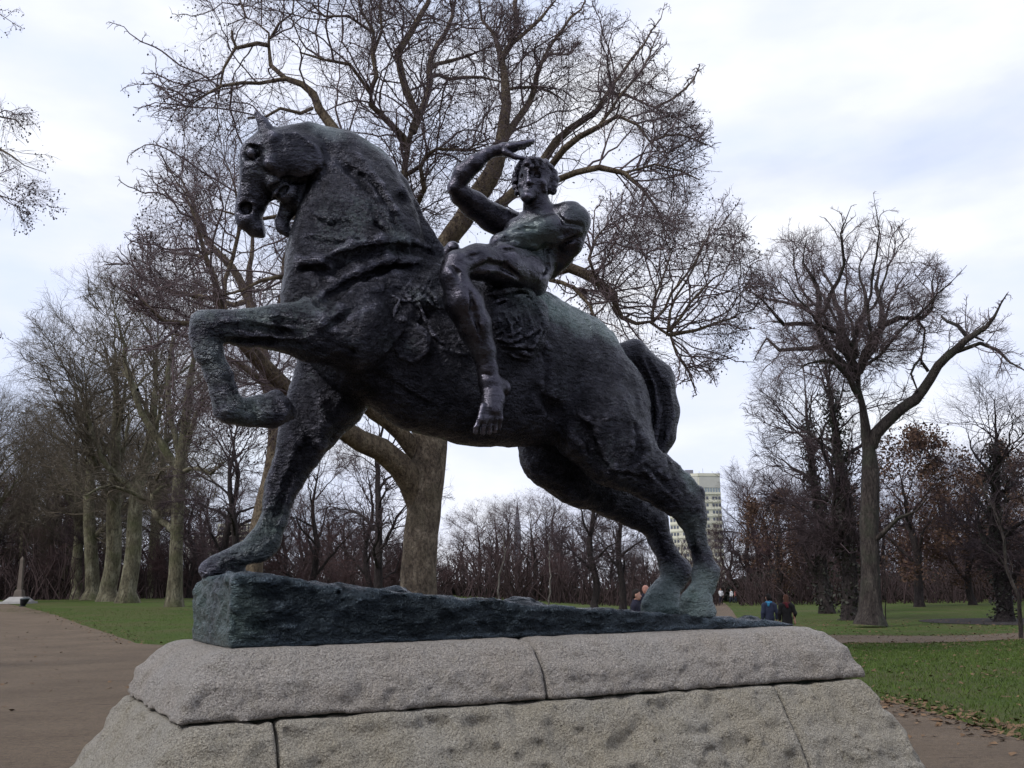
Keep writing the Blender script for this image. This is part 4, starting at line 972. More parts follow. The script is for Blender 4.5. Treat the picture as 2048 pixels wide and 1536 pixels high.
# ---------------------------------------------------------------- the great plane tree behind the statue
def great_plane():
    Y = 30.0; rg = np.random.default_rng(21)
    base = foot(834, Y)
    root = empty('plane_tree', tuple(base)); tag(root, 'huge bare London plane with mottled trunk directly behind the horse, spreading over the rider', 'tree')
    L = [
     [(832, 1238, 52), (834, 1205, 42), (836, 1170, 37), (840, 1100, 35), (850, 1000, 35), (856, 930, 37), (860, 860, 37), (862, 800, 33), (858, 740, 27, -.5), (846, 640, 23, -1), (832, 520, 19, -1.5), (815, 420, 17, -2), (808, 340, 15, -2), (818, 285, 15, -2), (825, 256, 15, -2)],
     [(825, 262, 10, -2), (837, 230, 9, -2), (812, 187, 8.5, -2), (798, 137, 8, -2), (800, 104, 7.5, -2), (825, 62, 7, -2), (854, 8, 6, -2), (862, -50, 4.5, -2), (850, -120, 3, -2)],
     [(826, 262, 10, -2), (842, 228, 8, -1), (854, 187, 7.5, -.5), (862, 137, 7, 0), (866, 108, 6, 0), (887, 70, 5.5, .5), (904, 33, 5, .5), (900, -20, 3.5, .5), (920, -90, 2, .5)],
     [(806, 300, 9, -2), (804, 275, 8, -2.2), (775, 242, 7, -2.6), (742, 212, 6.5, -3), (741, 180, 6, -3), (754, 154, 6, -3), (746, 108, 5, -3), (746, 62, 4.5, -3), (728, 25, 4, -3), (700, -40, 3, -3)],
     [(746, 108, 4, -3), (764, 60, 3.5, -3), (757, 10, 3, -3), (770, -40, 2.4, -3)],
     [(862, 137, 5, 0), (900, 122, 4.5, 1), (940, 110, 3.5, 1), (985, 90, 2.5, 1)],
     [(858, 800, 28), (862, 700, 25, 1), (868, 600, 23, 1.8), (880, 530, 22, 2), (892, 487, 21, 2), (925, 442, 22, 2), (958, 387, 22, 2), (987, 342, 20, 2), (1002, 285, 16, 2), (1010, 233, 14, 2), (1011, 175, 13, 2), (1000, 104, 11, 2), (987, 67, 8, 2), (968, 42, 6, 2), (962, 0, 5, 2), (975, -60, 3, 2)],
     [(1000, 120, 8, 2), (1022, 90, 7, 2), (1035, 50, 6, 2), (1028, 5, 5, 2), (1040, -60, 3, 2)],
     [(1006, 280, 9, 2), (1029, 245, 8, 2.4), (1058, 204, 7, 2.8), (1075, 150, 6, 3), (1096, 108, 5, 3), (1137, 110, 4, 3), (1165, 80, 3, 3)],
     [(958, 440, 12, 2), (1010, 400, 12, 3), (1060, 350, 11, 3.5), (1087, 321, 10, 4), (1112, 283, 9, 4), (1141, 254, 8, 4), (1192, 225, 7, 4), (1212, 187, 6, 4), (1254, 192, 5, 4), (1310, 215, 3, 4), (1345, 250, 2, 4)],
     [(1060, 352, 8, 3.5), (1100, 333, 8, 2), (1125, 300, 7.5, 1.6), (1158, 275, 7, 1.4), (1196, 254, 6, 1.2), (1237, 229, 5, 1), (1275, 250, 4, 1), (1300, 283, 3.5, 1), (1335, 320, 2, 1)],
     [(1040, 372, 8, 3), (1117, 358, 7.5, 1), (1150, 346, 7, .5), (1200, 333, 7, 0), (1246, 346, 6, 0), (1283, 375, 5, 0), (1312, 408, 4.5, 0), (1325, 442, 4, 0), (1329, 479, 3, 0), (1342, 505, 2, 0)],
     [(862, 790, 24), (900, 690, 20, -1), (960, 610, 17, -1.5), (1040, 565, 14, -2), (1096, 546, 12, -2), (1137, 533, 12, -2), (1192, 562, 12, -2), (1229, 590, 11, -2), (1230, 612, 10, -2), (1243, 630, 9, -2), (1273, 647, 8, -2), (1302, 646, 8, -2), (1339, 672, 7, -2)],
     [(1339, 670, 5, -2), (1393, 660, 3.5, -2), (1430, 645, 3, -2), (1474, 634, 1.6, -2)],
     [(1304, 646, 3.5, -2), (1310, 600, 3, -2), (1330, 540, 2.4, -2), (1345, 500, 1.8, -2)], [(1304, 646, 3.5, -2), (1345, 590, 3, -2), (1390, 520, 2.3, -2), (1420, 450, 1.6, -2)],
     [(1336, 664, 4, -2), (1336, 625, 3, -2), (1370, 563, 2.6, -2), (1403, 498, 2.2, -2), (1432, 440, 1.5, -2)], [(1340, 664, 3.5, -2), (1380, 605, 3, -2), (1430, 560, 2.2, -2), (1475, 520, 1.5, -2)],
     [(1340, 668, 3, -2), (1354, 712, 2.4, -2), (1380, 745, 1.8, -2), (1393, 790, 1.2, -2)],
     [(1230, 605, 4, -2), (1200, 575, 4, -2.5), (1180, 520, 3.5, -3), (1190, 470, 2.5, -3), (1215, 450, 2, -3)],
     [(1100, 560, 5, -2), (1150, 580, 5, -2.5), (1180, 610, 3.5, -2.8), (1190, 640, 2.5, -3)],
     [(850, 1060, 16, 0), (838, 1010, 26, 0), (822, 965, 28, -.2), (800, 930, 27, -.6), (765, 900, 25, -1), (720, 880, 23, -1.6), (668, 850, 20, -2.4), (620, 815, 18, -3), (565, 768, 17, -3.4), (520, 722, 16, -4), (490, 690, 14, -4.4), (455, 640, 11, -5), (425, 560, 8, -5.4), (400, 470, 6, -5.8), (372, 390, 4, -6), (335, 330, 2.5, -6)],
     [(490, 690, 9, -4.4), (440, 670, 8, -5.4), (390, 650, 6.5, -6), (330, 640, 5, -6.4), (270, 600, 3.5, -6.8), (225, 570, 2.2, -7)],
     [(856, 960, 14, 0), (838, 915, 19, 0), (800, 865, 17, -.6), (750, 825, 16, -1.2), (715, 790, 15, -1.8), (690, 720, 14, -2.4), (680, 600, 14, -3), (700, 480, 14, -3.4), (700, 360, 14, -3.6), (685, 290, 13.5, -3.6), (664, 255, 13, -3.6), (636, 216, 12, -3.6), (628, 187, 11, -3.6), (607, 167, 10, -3.6), (571, 154, 9, -3.6), (542, 128, 8, -3.6), (536, 91, 6, -3.6), (534, 68, 4.5, -3.6), (513, 48, 4, -3.6), (493, 36, 3.6, -3.6), (455, 50, 2.6, -3.6)],
     [(537, 91, 5, -3.6), (513, 87, 5, -3.8), (472, 94, 4.5, -4), (461, 76, 4, -4), (464, 62, 3, -4)], [(472, 94, 3.5, -4), (448, 130, 3, -4), (441, 168, 2.4, -4), (436, 200, 1.6, -4)],
     [(571, 158, 5, -3.6), (550, 167, 4.5, -3.7), (519, 163, 4, -3.8), (482, 167, 4, -4), (438, 172, 3.5, -4.2), (399, 193, 3, -4.4), (375, 222, 2.2, -4.5), (363, 246, 1.4, -4.6)],
     [(625, 216, 4.5, -3.6), (602, 226, 4, -3.8), (560, 221, 3.6, -4), (529, 232, 3, -4.2), (495, 236, 2.4, -4.4)],
     [(493, 36, 2.6, -3.6), (480, 0, 2.2, -3.6), (470, -40, 1.5, -3.6)], [(540, 78, 3, -3.6), (560, 50, 2.5, -3.6), (584, 24, 2, -3.6), (590, -20, 1.3, -3.6)],
     [(742, 190, 4, -3), (700, 130, 4, -3.5), (650, 120, 3, -4), (600, 105, 2, -4)], [(745, 65, 3.5, -3), (700, 35, 3, -3.4), (650, 30, 2.4, -3.6), (625, 10, 2, -3.6)],
     [(812, 350, 5, -2), (840, 330, 5, -2.4), (850, 310, 4, -2.6), (880, 300, 4, -2.8), (930, 300, 3.4, -3), (980, 275, 2.4, -3)], [(830, 420, 6, -1.6), (846, 380, 6, -2.2), (840, 330, 4, -2.6)],
     [(862, 150, 4, 0), (900, 158, 4, 1.4), (960, 155, 4, 1.6), (1010, 165, 3.4, 2)], [(1010, 180, 4, 2), (1050, 175, 3.5, 2.6), (1100, 180, 3, 3), (1140, 215, 2.2, 3)],
     [(1075, 140, 4, 3), (1120, 60, 3.4, 3), (1160, 20, 2.6, 3), (1180, -30, 1.6, 3)], [(1196, 254, 4, 1.2), (1240, 190, 3.4, 1), (1290, 130, 2.6, 1), (1320, 60, 1.6, 1)],
     [(1212, 190, 4, 4), (1260, 125, 3.4, 4), (1305, 65, 2.6, 4), (1330, 5, 1.6, 4)], [(1310, 215, 3, 4), (1370, 180, 2.4, 4), (1400, 130, 1.6, 4)], [(1300, 283, 3, 1), (1360, 270, 2.4, 1), (1415, 290, 1.6, 1)], [(1020, 90, 5, 2), (1080, 40, 4, 2), (1120, -10, 3, 2)],
     [(1246, 346, 3, 0), (1310, 330, 2.6, 0), (1360, 340, 2, 0), (1400, 360, 1.4, 0)], [(700, 480, 5, -3.4), (640, 440, 5, -4.4), (560, 430, 4.5, -5), (500, 440, 4, -5.4), (430, 420, 3, -5.8), (380, 440, 2, -6)],
     [(690, 600, 5, -3), (600, 560, 5, -4.4), (520, 560, 4.5, -5), (450, 590, 3.5, -5.6), (380, 560, 2.4, -6)], [(455, 640, 5, -5), (450, 560, 5, -4.6), (480, 470, 4, -4.6), (470, 380, 3, -5), (440, 300, 2, -5)],
    ]
    limbs = []
    for l in L:
        P, r = traced(l, Y); limbs.append(smooth_limb(P, r, .45, .035, rg))
    limbs = [(P - base, r) for P, r in limbs]
    def E(px, py, rx, ry, dy=0, rd=4.5): return (at(px, py, Y + dy) - base, np.array([rx, rd, ry]) * [Y / 2044, 1, Y / 2044])
    env = [E(900, 240, 470, 360, 0), E(520, 560, 200, 340, -4), E(1330, 560, 180, 200, -2, 3), E(1120, 330, 330, 330, 2), E(640, 180, 300, 280, -3)]
    cen = at(860, 700, Y) - base
    rmx = .26
    lv = crown(limbs, [dict(n=820, L=3.4, K=11, r0=.030, r1=.010, phi=50, w=.24, up=.12, out=.45, zig=.24),
                       dict(n=5600, L=1.6, K=5, r0=.0125, r1=.007, phi=52, w=.28, up=.0, out=.2, zig=.30),
                       dict(n=26000, L=.85, K=4, r0=.0066, r1=.004, phi=48, w=.30, up=-.05, out=.15, zig=.3, curl=-.05),
                       dict(n=26000, L=.5, K=2, r0=.0055, r1=.004, phi=45, w=.25, up=-.2, out=.1, zig=.2, curl=-.12)], env, 5, cen, rmx)
    tr = Bag(); limbs_to(tr, limbs[:1], 14); t_ = tr.obj('trunk', M_plane, root)
    lb = Bag(); limbs_to(lb, limbs[1:], 9); lo_ = lb.obj('limbs', M_planel, root)
    cb = Bag()
    for i, (P, r) in enumerate(lv): cb.add(*(tubes(P, r, 4) if i == 0 else twigs(P, r)))
    co = cb.obj('crown', M_twig, root); co['kind'] = 'stuff'
    sb = Bag(); seeds(sb, lv[3][0][:, -1], rg, 8500, .12, .027); s_ = sb.obj('seed_balls', M_seed, root); s_['kind'] = 'stuff'
    # a clump of withered leaves hanging by the rider's shoulder
    return root
great_plane(); print('plane', round(time.time() - T0, 1))

# ---------------------------------------------------------------- generic bare trees
def bare_tree(name, H, seed, trunk_r, crown_r, crown_c, n, mats, forks=7, low=.28, lean=0.0, fan=.7, leafy=None, ivy=0, fine=1.0, droop=0.0, brush=1.0, flare=1.5, twig_r=1.0, tl=.8):
    rg = np.random.default_rng(seed); root = empty(name, (0, 0, 0)); limbs = []
    tp = [(0, 0, -.1), (rg.normal(0, .05), rg.normal(0, .05), H * .03), (rg.normal(0, .1) + lean * .2, rg.normal(0, .1), H * .12), (rg.normal(0, .2) + lean * .5, rg.normal(0, .2), H * .3), (rg.normal(0, .3) + lean * .8, rg.normal(0, .3), H * .5), (rg.normal(0, .5) + lean, rg.normal(0, .5), H * tl)]
    tr = [trunk_r * flare, trunk_r * 1.08, trunk_r, trunk_r * .85, trunk_r * .55, trunk_r * .15]
    limbs.append(smooth_limb(tp, tr, .5, .04, rg)); TP, TR = limbs[0]
    for i in range(forks):
        t = low + (.9 - low) * (i + rg.random() * .6) / forks; k = int(t / 1.0 * (len(TP) - 1)); k = min(k, len(TP) - 3)
        a = i * 2.4 + rg.normal(0, .35); L = crown_r * rg.uniform(.75, 1.1) * (1.1 - .5 * max(0, t - .4)); p = TP[k]; pts = [p]; d = np.array([math.cos(a) * fan, math.sin(a) * fan, .65 + t * .5])
        for s in range(4):
            d = d + rg.normal(0, .22, 3) + [0, 0, .10 - droop * .1 * s]; p = p + unit(d) * L / 4; pts.append(p)
        limbs.append(smooth_limb(pts, np.array([.5, .42, .3, .18, .07]) * TR[k], .45, .05, rg))
    env = [(np.array([lean * .6, 0, crown_c]), np.array([crown_r, crown_r, H - crown_c]))]
    env.append((np.array([lean * .6, 0, crown_c * .8]), np.array([crown_r * .9, crown_r * .9, crown_c * .55])))
    f = H / 20
    lv = crown(limbs, [dict(n=int(n[0]), L=3.0 * f, K=7, r0=.055 * f * fine, r1=.016 * fine, phi=48, w=.2, up=.15, out=.3, zig=.15, curl=-droop * .03),
                       dict(n=int(n[1]), L=1.7 * f, K=4, r0=.022 * f * fine * twig_r, r1=.011 * fine * twig_r, phi=46, w=.25, up=.08, out=.25, zig=.2, curl=-droop * .08),
                       dict(n=int(n[2]), L=1.05 * f * brush, K=3, r0=.012 * fine * twig_r, r1=.008 * fine * twig_r, phi=44, w=.25, up=0, out=.15, zig=.22, curl=-droop * .12)], env, seed + 1, np.array([0, 0, crown_c * .5]), trunk_r * .8)
    tb = Bag(); limbs_to(tb, limbs, 9); tb.obj('trunk', mats[0], root)
    cb = Bag()
    for i, (P, r) in enumerate(lv): cb.add(*twigs(P, r))
    c = cb.obj('crown', mats[1], root); c['kind'] = 'stuff'
    if leafy:
        l = Bag(); leaves(l, lv[2][0][:, 1:].reshape(-1, 3), rg, leafy[0], leafy[1], .3); o = l.obj('withered_leaves', leafy[2], root, False); o['kind'] = 'stuff'
    if ivy:
        m = TP[:, 2] < H * .62; l = Bag(); leaves(l, TP[m], rg, ivy, .11, .34); o = l.obj('ivy', M_ivy, root, False); o['kind'] = 'stuff'
    return root
def put(proto, used, px, Y, sc=1.0, rz=0.0, label=None, group=None, cat='tree', wscale=1.0, dz=0.0):
    o = proto if not used.get(proto.name) else copy_tree(proto)
    used[proto.name] = 1
    f = foot(px, Y); o.location = (f[0], f[1], f[2] + dz); o.rotation_euler = (0, 0, rz); o.scale = (sc * wscale, sc * wscale, sc)
    for k in ('label', 'category', 'group'):
        if k in o: del o[k]
    tag(o, label, cat, group); return o
used = {}
GA = 'avenue plane trees left of the statue'
PA = bare_tree('plane_tree', 24, 101, .52, 8.5, 15, (150, 1300, 6500), (M_av, M_twg), 8, .30, 0.5, .6, flare=1.7)
PB = bare_tree('plane_tree', 25, 102, .55, 8.0, 15.5, (150, 1300, 6500), (M_av, M_twg), 8, .24, -1.2, .75, flare=1.8)
# traced tree beside the broad walk (nearest of the avenue)
def avenue_first():
    Y = float(ground(348, 1214)[1]); rg = np.random.default_rng(31); base = foot(348, Y)
    root = empty('plane_tree', tuple(base)); tag(root, 'avenue plane nearest the pedestal, with looping low branch', 'tree', GA)
    L = [[(348, 1222, 22), (349, 1195, 17), (351, 1150, 14), (354, 1070, 12.5), (357, 980, 13), (361, 930, 13), (368, 880, 10), (374, 820, 9), (380, 760, 8), (388, 700, 6), (396, 640, 4), (400, 580, 2.5)],
         [(358, 945, 9), (335, 905, 8.5), (315, 870, 7.5), (290, 830, 6.5), (275, 780, 5.5), (262, 720, 4.5), (255, 660, 3), (240, 600, 2)],
         [(360, 920, 7), (345, 870, 6), (330, 810, 5.5), (322, 740, 5), (328, 680, 4), (318, 620, 3)], [(372, 890, 6), (395, 850, 5), (415, 815, 4), (440, 790, 3), (470, 780, 2)],
         [(353, 1068, 7), (330, 1050, 6.5), (308, 1038, 5.5), (292, 1012, 5), (289, 985, 5), (300, 968, 4.5), (330, 958, 4), (348, 948, 3)], [(292, 1000, 4), (265, 985, 4), (240, 975, 3), (210, 1000, 2)],
         [(354, 1020, 4), (330, 1018, 4), (300, 1016, 3), (280, 1014, 2)], [(362, 945, 5), (390, 940, 4.5), (415, 945, 4), (440, 955, 3.4), (470, 940, 2.4), (500, 925, 1.6)],
         [(362, 950, 4), (350, 935, 4), (320, 930, 3.4), (285, 945, 3), (262, 980, 2)], [(388, 700, 4), (420, 650, 3.4), (440, 600, 2.5)], [(275, 780, 4), (230, 740, 3.4), (190, 700, 2.4), (160, 690, 1.6)]]
    limbs = [smooth_limb(*traced(l, Y), .6, .06, rg) for l in L]
    # give the branches depth
    limbs = [(P - base + (np.linspace(0, 1, len(P))[:, None] * [0, (-1) ** i * (1.5 + i * .35), 0] if i else 0), r) for i, (P, r) in enumerate(limbs)]
    env = [(at(330, 730, Y) - base, np.array([185, 0, 300]) * Y / 2044 + [0, 6, 0]), (at(350, 900, Y) - base, np.array([150, 0, 140]) * Y / 2044 + [0, 5, 0])]
    lv = crown(limbs, [dict(n=240, L=3.2, K=7, r0=.06, r1=.02, up=.12, out=.3, zig=.18), dict(n=1500, L=1.8, K=5, r0=.026, r1=.013, zig=.2), dict(n=6500, L=1.05, K=3, r0=.014, r1=.009, zig=.25, up=-.05)], env, 8, at(355, 1000, Y) - base, .5)
    tb = Bag(); limbs_to(tb, limbs, 10); tb.obj('trunk', M_av, root); cb = Bag()
    for P, r in lv: cb.add(*twigs(P, r))
    c = cb.obj('crown', M_twg, root); c['kind'] = 'stuff'; return root
avenue_first()
# second traced tree, red-brown stems behind the planted foreleg
def second_plane():
    Y = 44.0; rg = np.random.default_rng(33); base = foot(500, Y)
    root = empty('plane_tree', tuple(base)); tag(root, 'bare plane tree with brown bending stem just behind the planted front leg', 'tree')
    L = [[(498, 1245, 26), (502, 1200, 20), (508, 1130, 18), (516, 1060, 17), (530, 1000, 18), (545, 940, 18), (552, 880, 17), (548, 820, 16), (535, 760, 14), (522, 700, 13), (508, 640, 12), (498, 590, 10), (500, 540, 8), (505, 480, 6), (500, 420, 4), (490, 360, 3)],
         [(502, 610, 9), (480, 560, 8.5), (455, 525, 7.5), (430, 500, 6.5), (410, 460, 5.5), (398, 420, 4.5), (380, 380, 3.5), (350, 350, 2.4)], [(524, 700, 9), (545, 640, 8.5), (560, 570, 7.5), (556, 500, 6), (570, 440, 4.5)],
         [(500, 600, 6), (470, 615, 6), (430, 605, 5.4), (380, 600, 5), (330, 590, 4), (290, 560, 3), (250, 560, 2)], [(430, 500, 4.5), (390, 505, 4), (350, 480, 3.4), (310, 470, 2.4)], [(540, 780, 7), (500, 740, 6.5), (460, 730, 5), (420, 700, 4), (380, 700, 3)],
         [(512, 650, 5), (470, 660, 4.6), (430, 650, 4), (390, 670, 3)]]
    limbs = [smooth_limb(*traced(l, Y), .5, .05, rg) for l in L]
    limbs = [(P - base + (np.linspace(0, 1, len(P))[:, None] * [0, (-1) ** i * (1.0 + i * .4), 0] if i else 0), r) for i, (P, r) in enumerate(limbs)]
    env = [(at(465, 560, Y) - base, np.array([160, 0, 310]) * Y / 2044 + [0, 7, 0]), (at(330, 640, Y) - base, np.array([140, 0, 140]) * Y / 2044 + [0, 4, 0])]
    lv = crown(limbs, [dict(n=210, L=3.2, K=9, r0=.038, r1=.012, up=.12, out=.4, zig=.24), dict(n=1500, L=1.6, K=5, r0=.016, r1=.009, zig=.28), dict(n=7000, L=.9, K=3, r0=.009, r1=.006, zig=.28, up=-.05)], env, 9, at(500, 800, Y) - base, .45)
    tb = Bag(); limbs_to(tb, limbs, 10); tb.obj('trunk', M_planel, root); cb = Bag()
    for P, r in lv: cb.add(*twigs(P, r))
    c = cb.obj('crown', M_twig, root); c['kind'] = 'stuff'; return root
second_plane()
def chestnut():
    Y = 50.0; rg = np.random.default_rng(35); base = foot(1742, Y); b0 = base.copy()
    root = empty('chestnut_tree', tuple(base)); tag(root, 'tall bare chestnut with round crown and one long limb reaching right', 'tree')
    L = [[(1741, 1250, 34), (1741, 1225, 24), (1740, 1150, 18), (1738, 1050, 18.5), (1741, 960, 18), (1737, 900, 15), (1724, 810, 12), (1715, 755, 12), (1712, 738, 10)],
         [(1712, 760, 9), (1677, 725, 8.5), (1641, 693, 8), (1628, 650, 7), (1625, 608, 6), (1608, 569, 5), (1590, 545, 4), (1595, 498, 2.4)], [(1641, 693, 5), (1600, 690, 4.5), (1572, 690, 4), (1550, 664, 3), (1530, 700, 2)],
         [(1625, 648, 5), (1590, 655, 4.5), (1556, 660, 4), (1520, 641, 3), (1475, 625, 2)], [(1714, 745, 10), (1703, 699, 9), (1694, 660, 8), (1706, 621, 7), (1703, 576, 6), (1703, 537, 5), (1688, 504, 4), (1690, 460, 2.5)],
         [(1717, 745, 9), (1738, 693, 8), (1761, 655, 7), (1790, 641, 5.5), (1836, 641, 4.5), (1855, 608, 4), (1846, 576, 3), (1862, 540, 2)], [(1761, 655, 6), (1771, 608, 5), (1764, 560, 4), (1780, 520, 3), (1790, 490, 2)],
         [(1742, 895, 12), (1750, 868, 12.5), (1770, 845, 12), (1797, 820, 11), (1818, 805, 11), (1833, 787, 10), (1856, 742, 9), (1888, 712, 8), (1934, 673, 7), (1950, 654, 5), (1958, 635, 4), (1966, 616, 3)],
         [(1934, 673, 5), (1934, 640, 4), (1932, 620, 3.4), (1938, 598, 2.4)], [(1888, 712, 5), (1934, 700, 4), (1960, 720, 3.4), (1968, 750, 2.4), (1985, 790, 1.6)], [(1934, 676, 4), (1960, 668, 3), (1985, 672, 2)],
         [(1718, 795, 6), (1690, 760, 6), (1660, 735, 5), (1630, 730, 4), (1600, 740, 3), (1570, 760, 2)], [(1716, 738, 6), (1735, 700, 5), (1752, 680, 4), (1750, 620, 3), (1740, 580, 2)],
         [(1628, 660, 4), (1650, 600, 4), (1665, 550, 3.4), (1650, 500, 2.5), (1660, 460, 1.6)], [(1625, 610, 4), (1580, 590, 3.5), (1540, 560, 3), (1520, 520, 2)], [(1856, 742, 4), (1836, 720, 3), (1810, 755, 2.4), (1820, 790, 1.6)],
         [(1703, 700, 5), (1730, 640, 4.5), (1745, 590, 4), (1735, 540, 3), (1745, 480, 2)], [(1741, 1090, 6), (1760, 1066, 5), (1776, 1040, 3.4), (1800, 1028, 2), (1812, 1005, 1.2)], [(1836, 641, 3), (1870, 650, 2.5), (1895, 690, 1.8)]]
    for k in range(9):
        a = R(165 - k * 18 + rg.normal(0, 3)); ex, ey = 1700 + 205 * math.cos(a), 640 - 205 * math.sin(a); bx, by = 1714 + rg.normal(0, 5), 745 - rg.uniform(0, 40)
        mx_, my_ = bx + (ex - bx) * .45 + rg.normal(0, 12), by + (ey - by) * .38 + rg.normal(0, 10)
        L.append([(bx, by, 3.8), ((bx + mx_) / 2 + rg.normal(0, 8), (by + my_) / 2 + rg.normal(0, 8), 3.4), (mx_, my_, 3), (mx_ + (ex - mx_) * .5 + rg.normal(0, 9), my_ + (ey - my_) * .55 + rg.normal(0, 14), 2.1), (ex, ey, 1.1)])
    limbs = [smooth_limb(*traced(l, Y), .5, .04, rg) for l in L]
    limbs = [(P - base + (np.linspace(0, 1, len(P))[:, None] * [0, (-1) ** i * (1.0 + (i % 5) * .8), 0] if i else 0), r) for i, (P, r) in enumerate(limbs)]
    env = [(at(1690, 600, Y) - base, np.array([205, 0, 165]) * Y / 2044 + [0, 5.2, 0]), (at(1930, 740, Y) - base, np.array([100, 0, 130]) * Y / 2044 + [0, 3, 0]), (at(1620, 740, Y) - base, np.array([130, 0, 90]) * Y / 2044 + [0, 3.4, 0])]
    lv = crown(limbs[:17] + limbs[18:], [dict(n=420, L=2.5, K=9, r0=.034, r1=.012, up=.1, out=.3, zig=.2, phi=56, w=.22, wq=1.2), dict(n=2700, wq=1.0, L=1.5, K=5, r0=.018, r1=.010, zig=.2, out=.3, w=.24), dict(n=13000, wq=1., L=.85, K=3, r0=.010, r1=.007, zig=.2, up=.05, out=.3)], env, 10, at(1710, 700, Y) - base, .17)
    tb = Bag(); limbs_to(tb, limbs, 10); tb.obj('trunk', M_chest, root); cb = Bag()
    for P, r in lv: cb.add(*twigs(P, r))
    c = cb.obj('crown', M_twig, root); c['kind'] = 'stuff'; return root
chestnut(); print('traced', round(time.time() - T0, 1))
# branches reaching in from trees outside the left edge
def edge_tree():
    Y = 24.0; rg = np.random.default_rng(37); base = foot(-420, Y)
    root = empty('plane_tree', tuple(base)); tag(root, 'plane tree whose hanging branch tips with seed balls reach in from the left edge', 'tree')
    L = [[(-420, 1300, 45), (-420, 1000, 35), (-410, 700, 30), (-400, 400, 24), (-380, 100, 16), (-350, -100, 8)], [(-400, 420, 14), (-300, 300, 11), (-200, 250, 8), (-90, 250, 6), (-10, 290, 4), (50, 330, 2.4), (90, 345, 1.5)],
         [(-390, 250, 13), (-280, 100, 9), (-170, 20, 6), (-70, 10, 4), (0, 30, 2.2), (40, 55, 1.3)], [(-410, 700, 13), (-300, 600, 9), (-180, 580, 6), (-80, 600, 3.4), (-20, 650, 1.8), (5, 675, 1)],
         [(-200, 250, 6), (-110, 330, 4.5), (-40, 380, 3), (10, 400, 2), (60, 410, 1.2)], [(-90, 250, 3), (-30, 230, 2.4), (30, 240, 1.6), (50, 260, 1)]]
    limbs = [(P - base, r) for P, r in (smooth_limb(*traced(l, Y), .4, .03, rg) for l in L)]
    env = [(at(-150, 330, Y) - base, np.array([290, 0, 190]) * Y / 2044 + [0, 3, 0]), (at(-150, 40, Y) - base, np.array([200, 0, 90]) * Y / 2044 + [0, 2, 0])]
    lv = crown(limbs, [dict(n=120, L=1.5, K=7, r0=.02, r1=.008, up=-.05, out=.3, zig=.2, curl=-.05), dict(n=700, L=.9, K=5, r0=.010, r1=.006, zig=.25, curl=-.1), dict(n=2600, L=.5, K=3, r0=.006, r1=.004, zig=.25, up=-.3, curl=-.15)], env, 12, at(-400, 400, Y) - base, .2)
    tb = Bag(); limbs_to(tb, limbs, 8); tb.obj('trunk', M_plane, root); cb = Bag()
    for P, r in lv: cb.add(*twigs(P, r))
    c = cb.obj('crown', M_twig, root); c['kind'] = 'stuff'; sb = Bag(); seeds(sb, lv[2][0][:, -1], rg, 1500); s = sb.obj('seed_balls', M_seed, root); s['kind'] = 'stuff'
edge_tree()
# the avenue
for i, (proto, px, py, rz, sc, lb) in enumerate((
    (PA, 255, 1206, .4, 1.22, 'second avenue plane from the pedestal, straight brown trunk'),
    (PB, 218, 1203, 2.0, 1.2, 'slim avenue plane just left of the straight brown trunk'),
    (PB, 182, 1200, 0.2, 1.12, 'avenue plane with wide flared foot and a limb leaning left over the walk'),
    (PA, 152, 1199, 3.1, 1.0, 'pale avenue plane, right one of a close pair beyond the flared foot'),
    (PB, 128, 1198.5, 4.0, 1.0, 'pale avenue plane, left one of the close pair beyond the flared foot'),
    (PA, 94, 1197.5, 5.0, 1.0, 'mossy greenish avenue plane between the pale pair and the stone column'),
    (PA, 74, 1197, 1.2, 1.0, 'farthest avenue plane, just right of the stone column'),
    (PB, 8, 1196, 2.6, .85, 'plane tree at the left edge beyond the stone column'))):
    put(proto, used, px, float(ground(px, py)[1]), sc, rz, lb, GA)
for i, (px, Y, sc, rz) in enumerate(((-60, 84, .8, .3), (-20, 104, .9, 1.9), (40, 118, 1, 2.2), (110, 124, 1.05, 4.1), (300, 112, 1.2, 5.2))):
    put((PA, PB)[i % 2], used, px, Y, sc, rz, 'bare plane tree massed with others behind the avenue at far left', 'massed planes at far left')
W1 = bare_tree('bare_tree', 19, 201, .33, 6.0, 11, (120, 800, 4800), (M_dark, M_twb), 9, .18, 0, .8, twig_r=1.8)
W2 = bare_tree('bare_tree', 20, 202, .36, 5.0, 12, (120, 800, 4800), (M_dark, M_twb), 10, .15, .5, .55, twig_r=1.8)
W3 = bare_tree('bare_tree', 16, 203, .26, 5.5, 8.5, (120, 900, 5600), (M_dark, M_twr), 10, .10, 0, .9, brush=1.2, twig_r=2.3, droop=.4)
OK1 = bare_tree('oak_tree', 15, 204, .35, 5.5, 8.5, (90, 700, 3400), (M_dark, M_twr), 9, .15, 0, .85, leafy=(6500, .13, M_oak), twig_r=1.4)
IV = bare_tree('ivy_clad_tree', 21, 205, .42, 4.6, 12, (140, 1100, 5200), (M_dark, M_twb), 11, .10, 0, .5, ivy=2600, twig_r=1.5)
LM = bare_tree('lime_tree', 17, 206, .24, 4.6, 10, (80, 600, 3000), (M_dark, M_twb), 10, .22, 0, .7, droop=.7)
SL = bare_tree('young_tree', 8.5, 207, .075, 1.7, 5.5, (30, 160, 500), (M_chest, M_twb), 8, .35, 0, .5, flare=1.2, fine=.5)
BI = bare_tree('birch_tree', 10, 208, .085, 1.8, 6.5, (16, 90, 300), (M_birch, M_twb), 4, .6, 0, .35, flare=1.15, fine=.6)
print('protos', round(time.time() - T0, 1))
put(IV, used, 1700, 60, 1.05, .4, 'tall dark ivy-clad tree right behind the round-crowned chestnut', None)
put(IV, used, 1652, 72, 1.05, 2.4, 'tall dark ivy-clad tree, left of the two behind the chestnut', None)
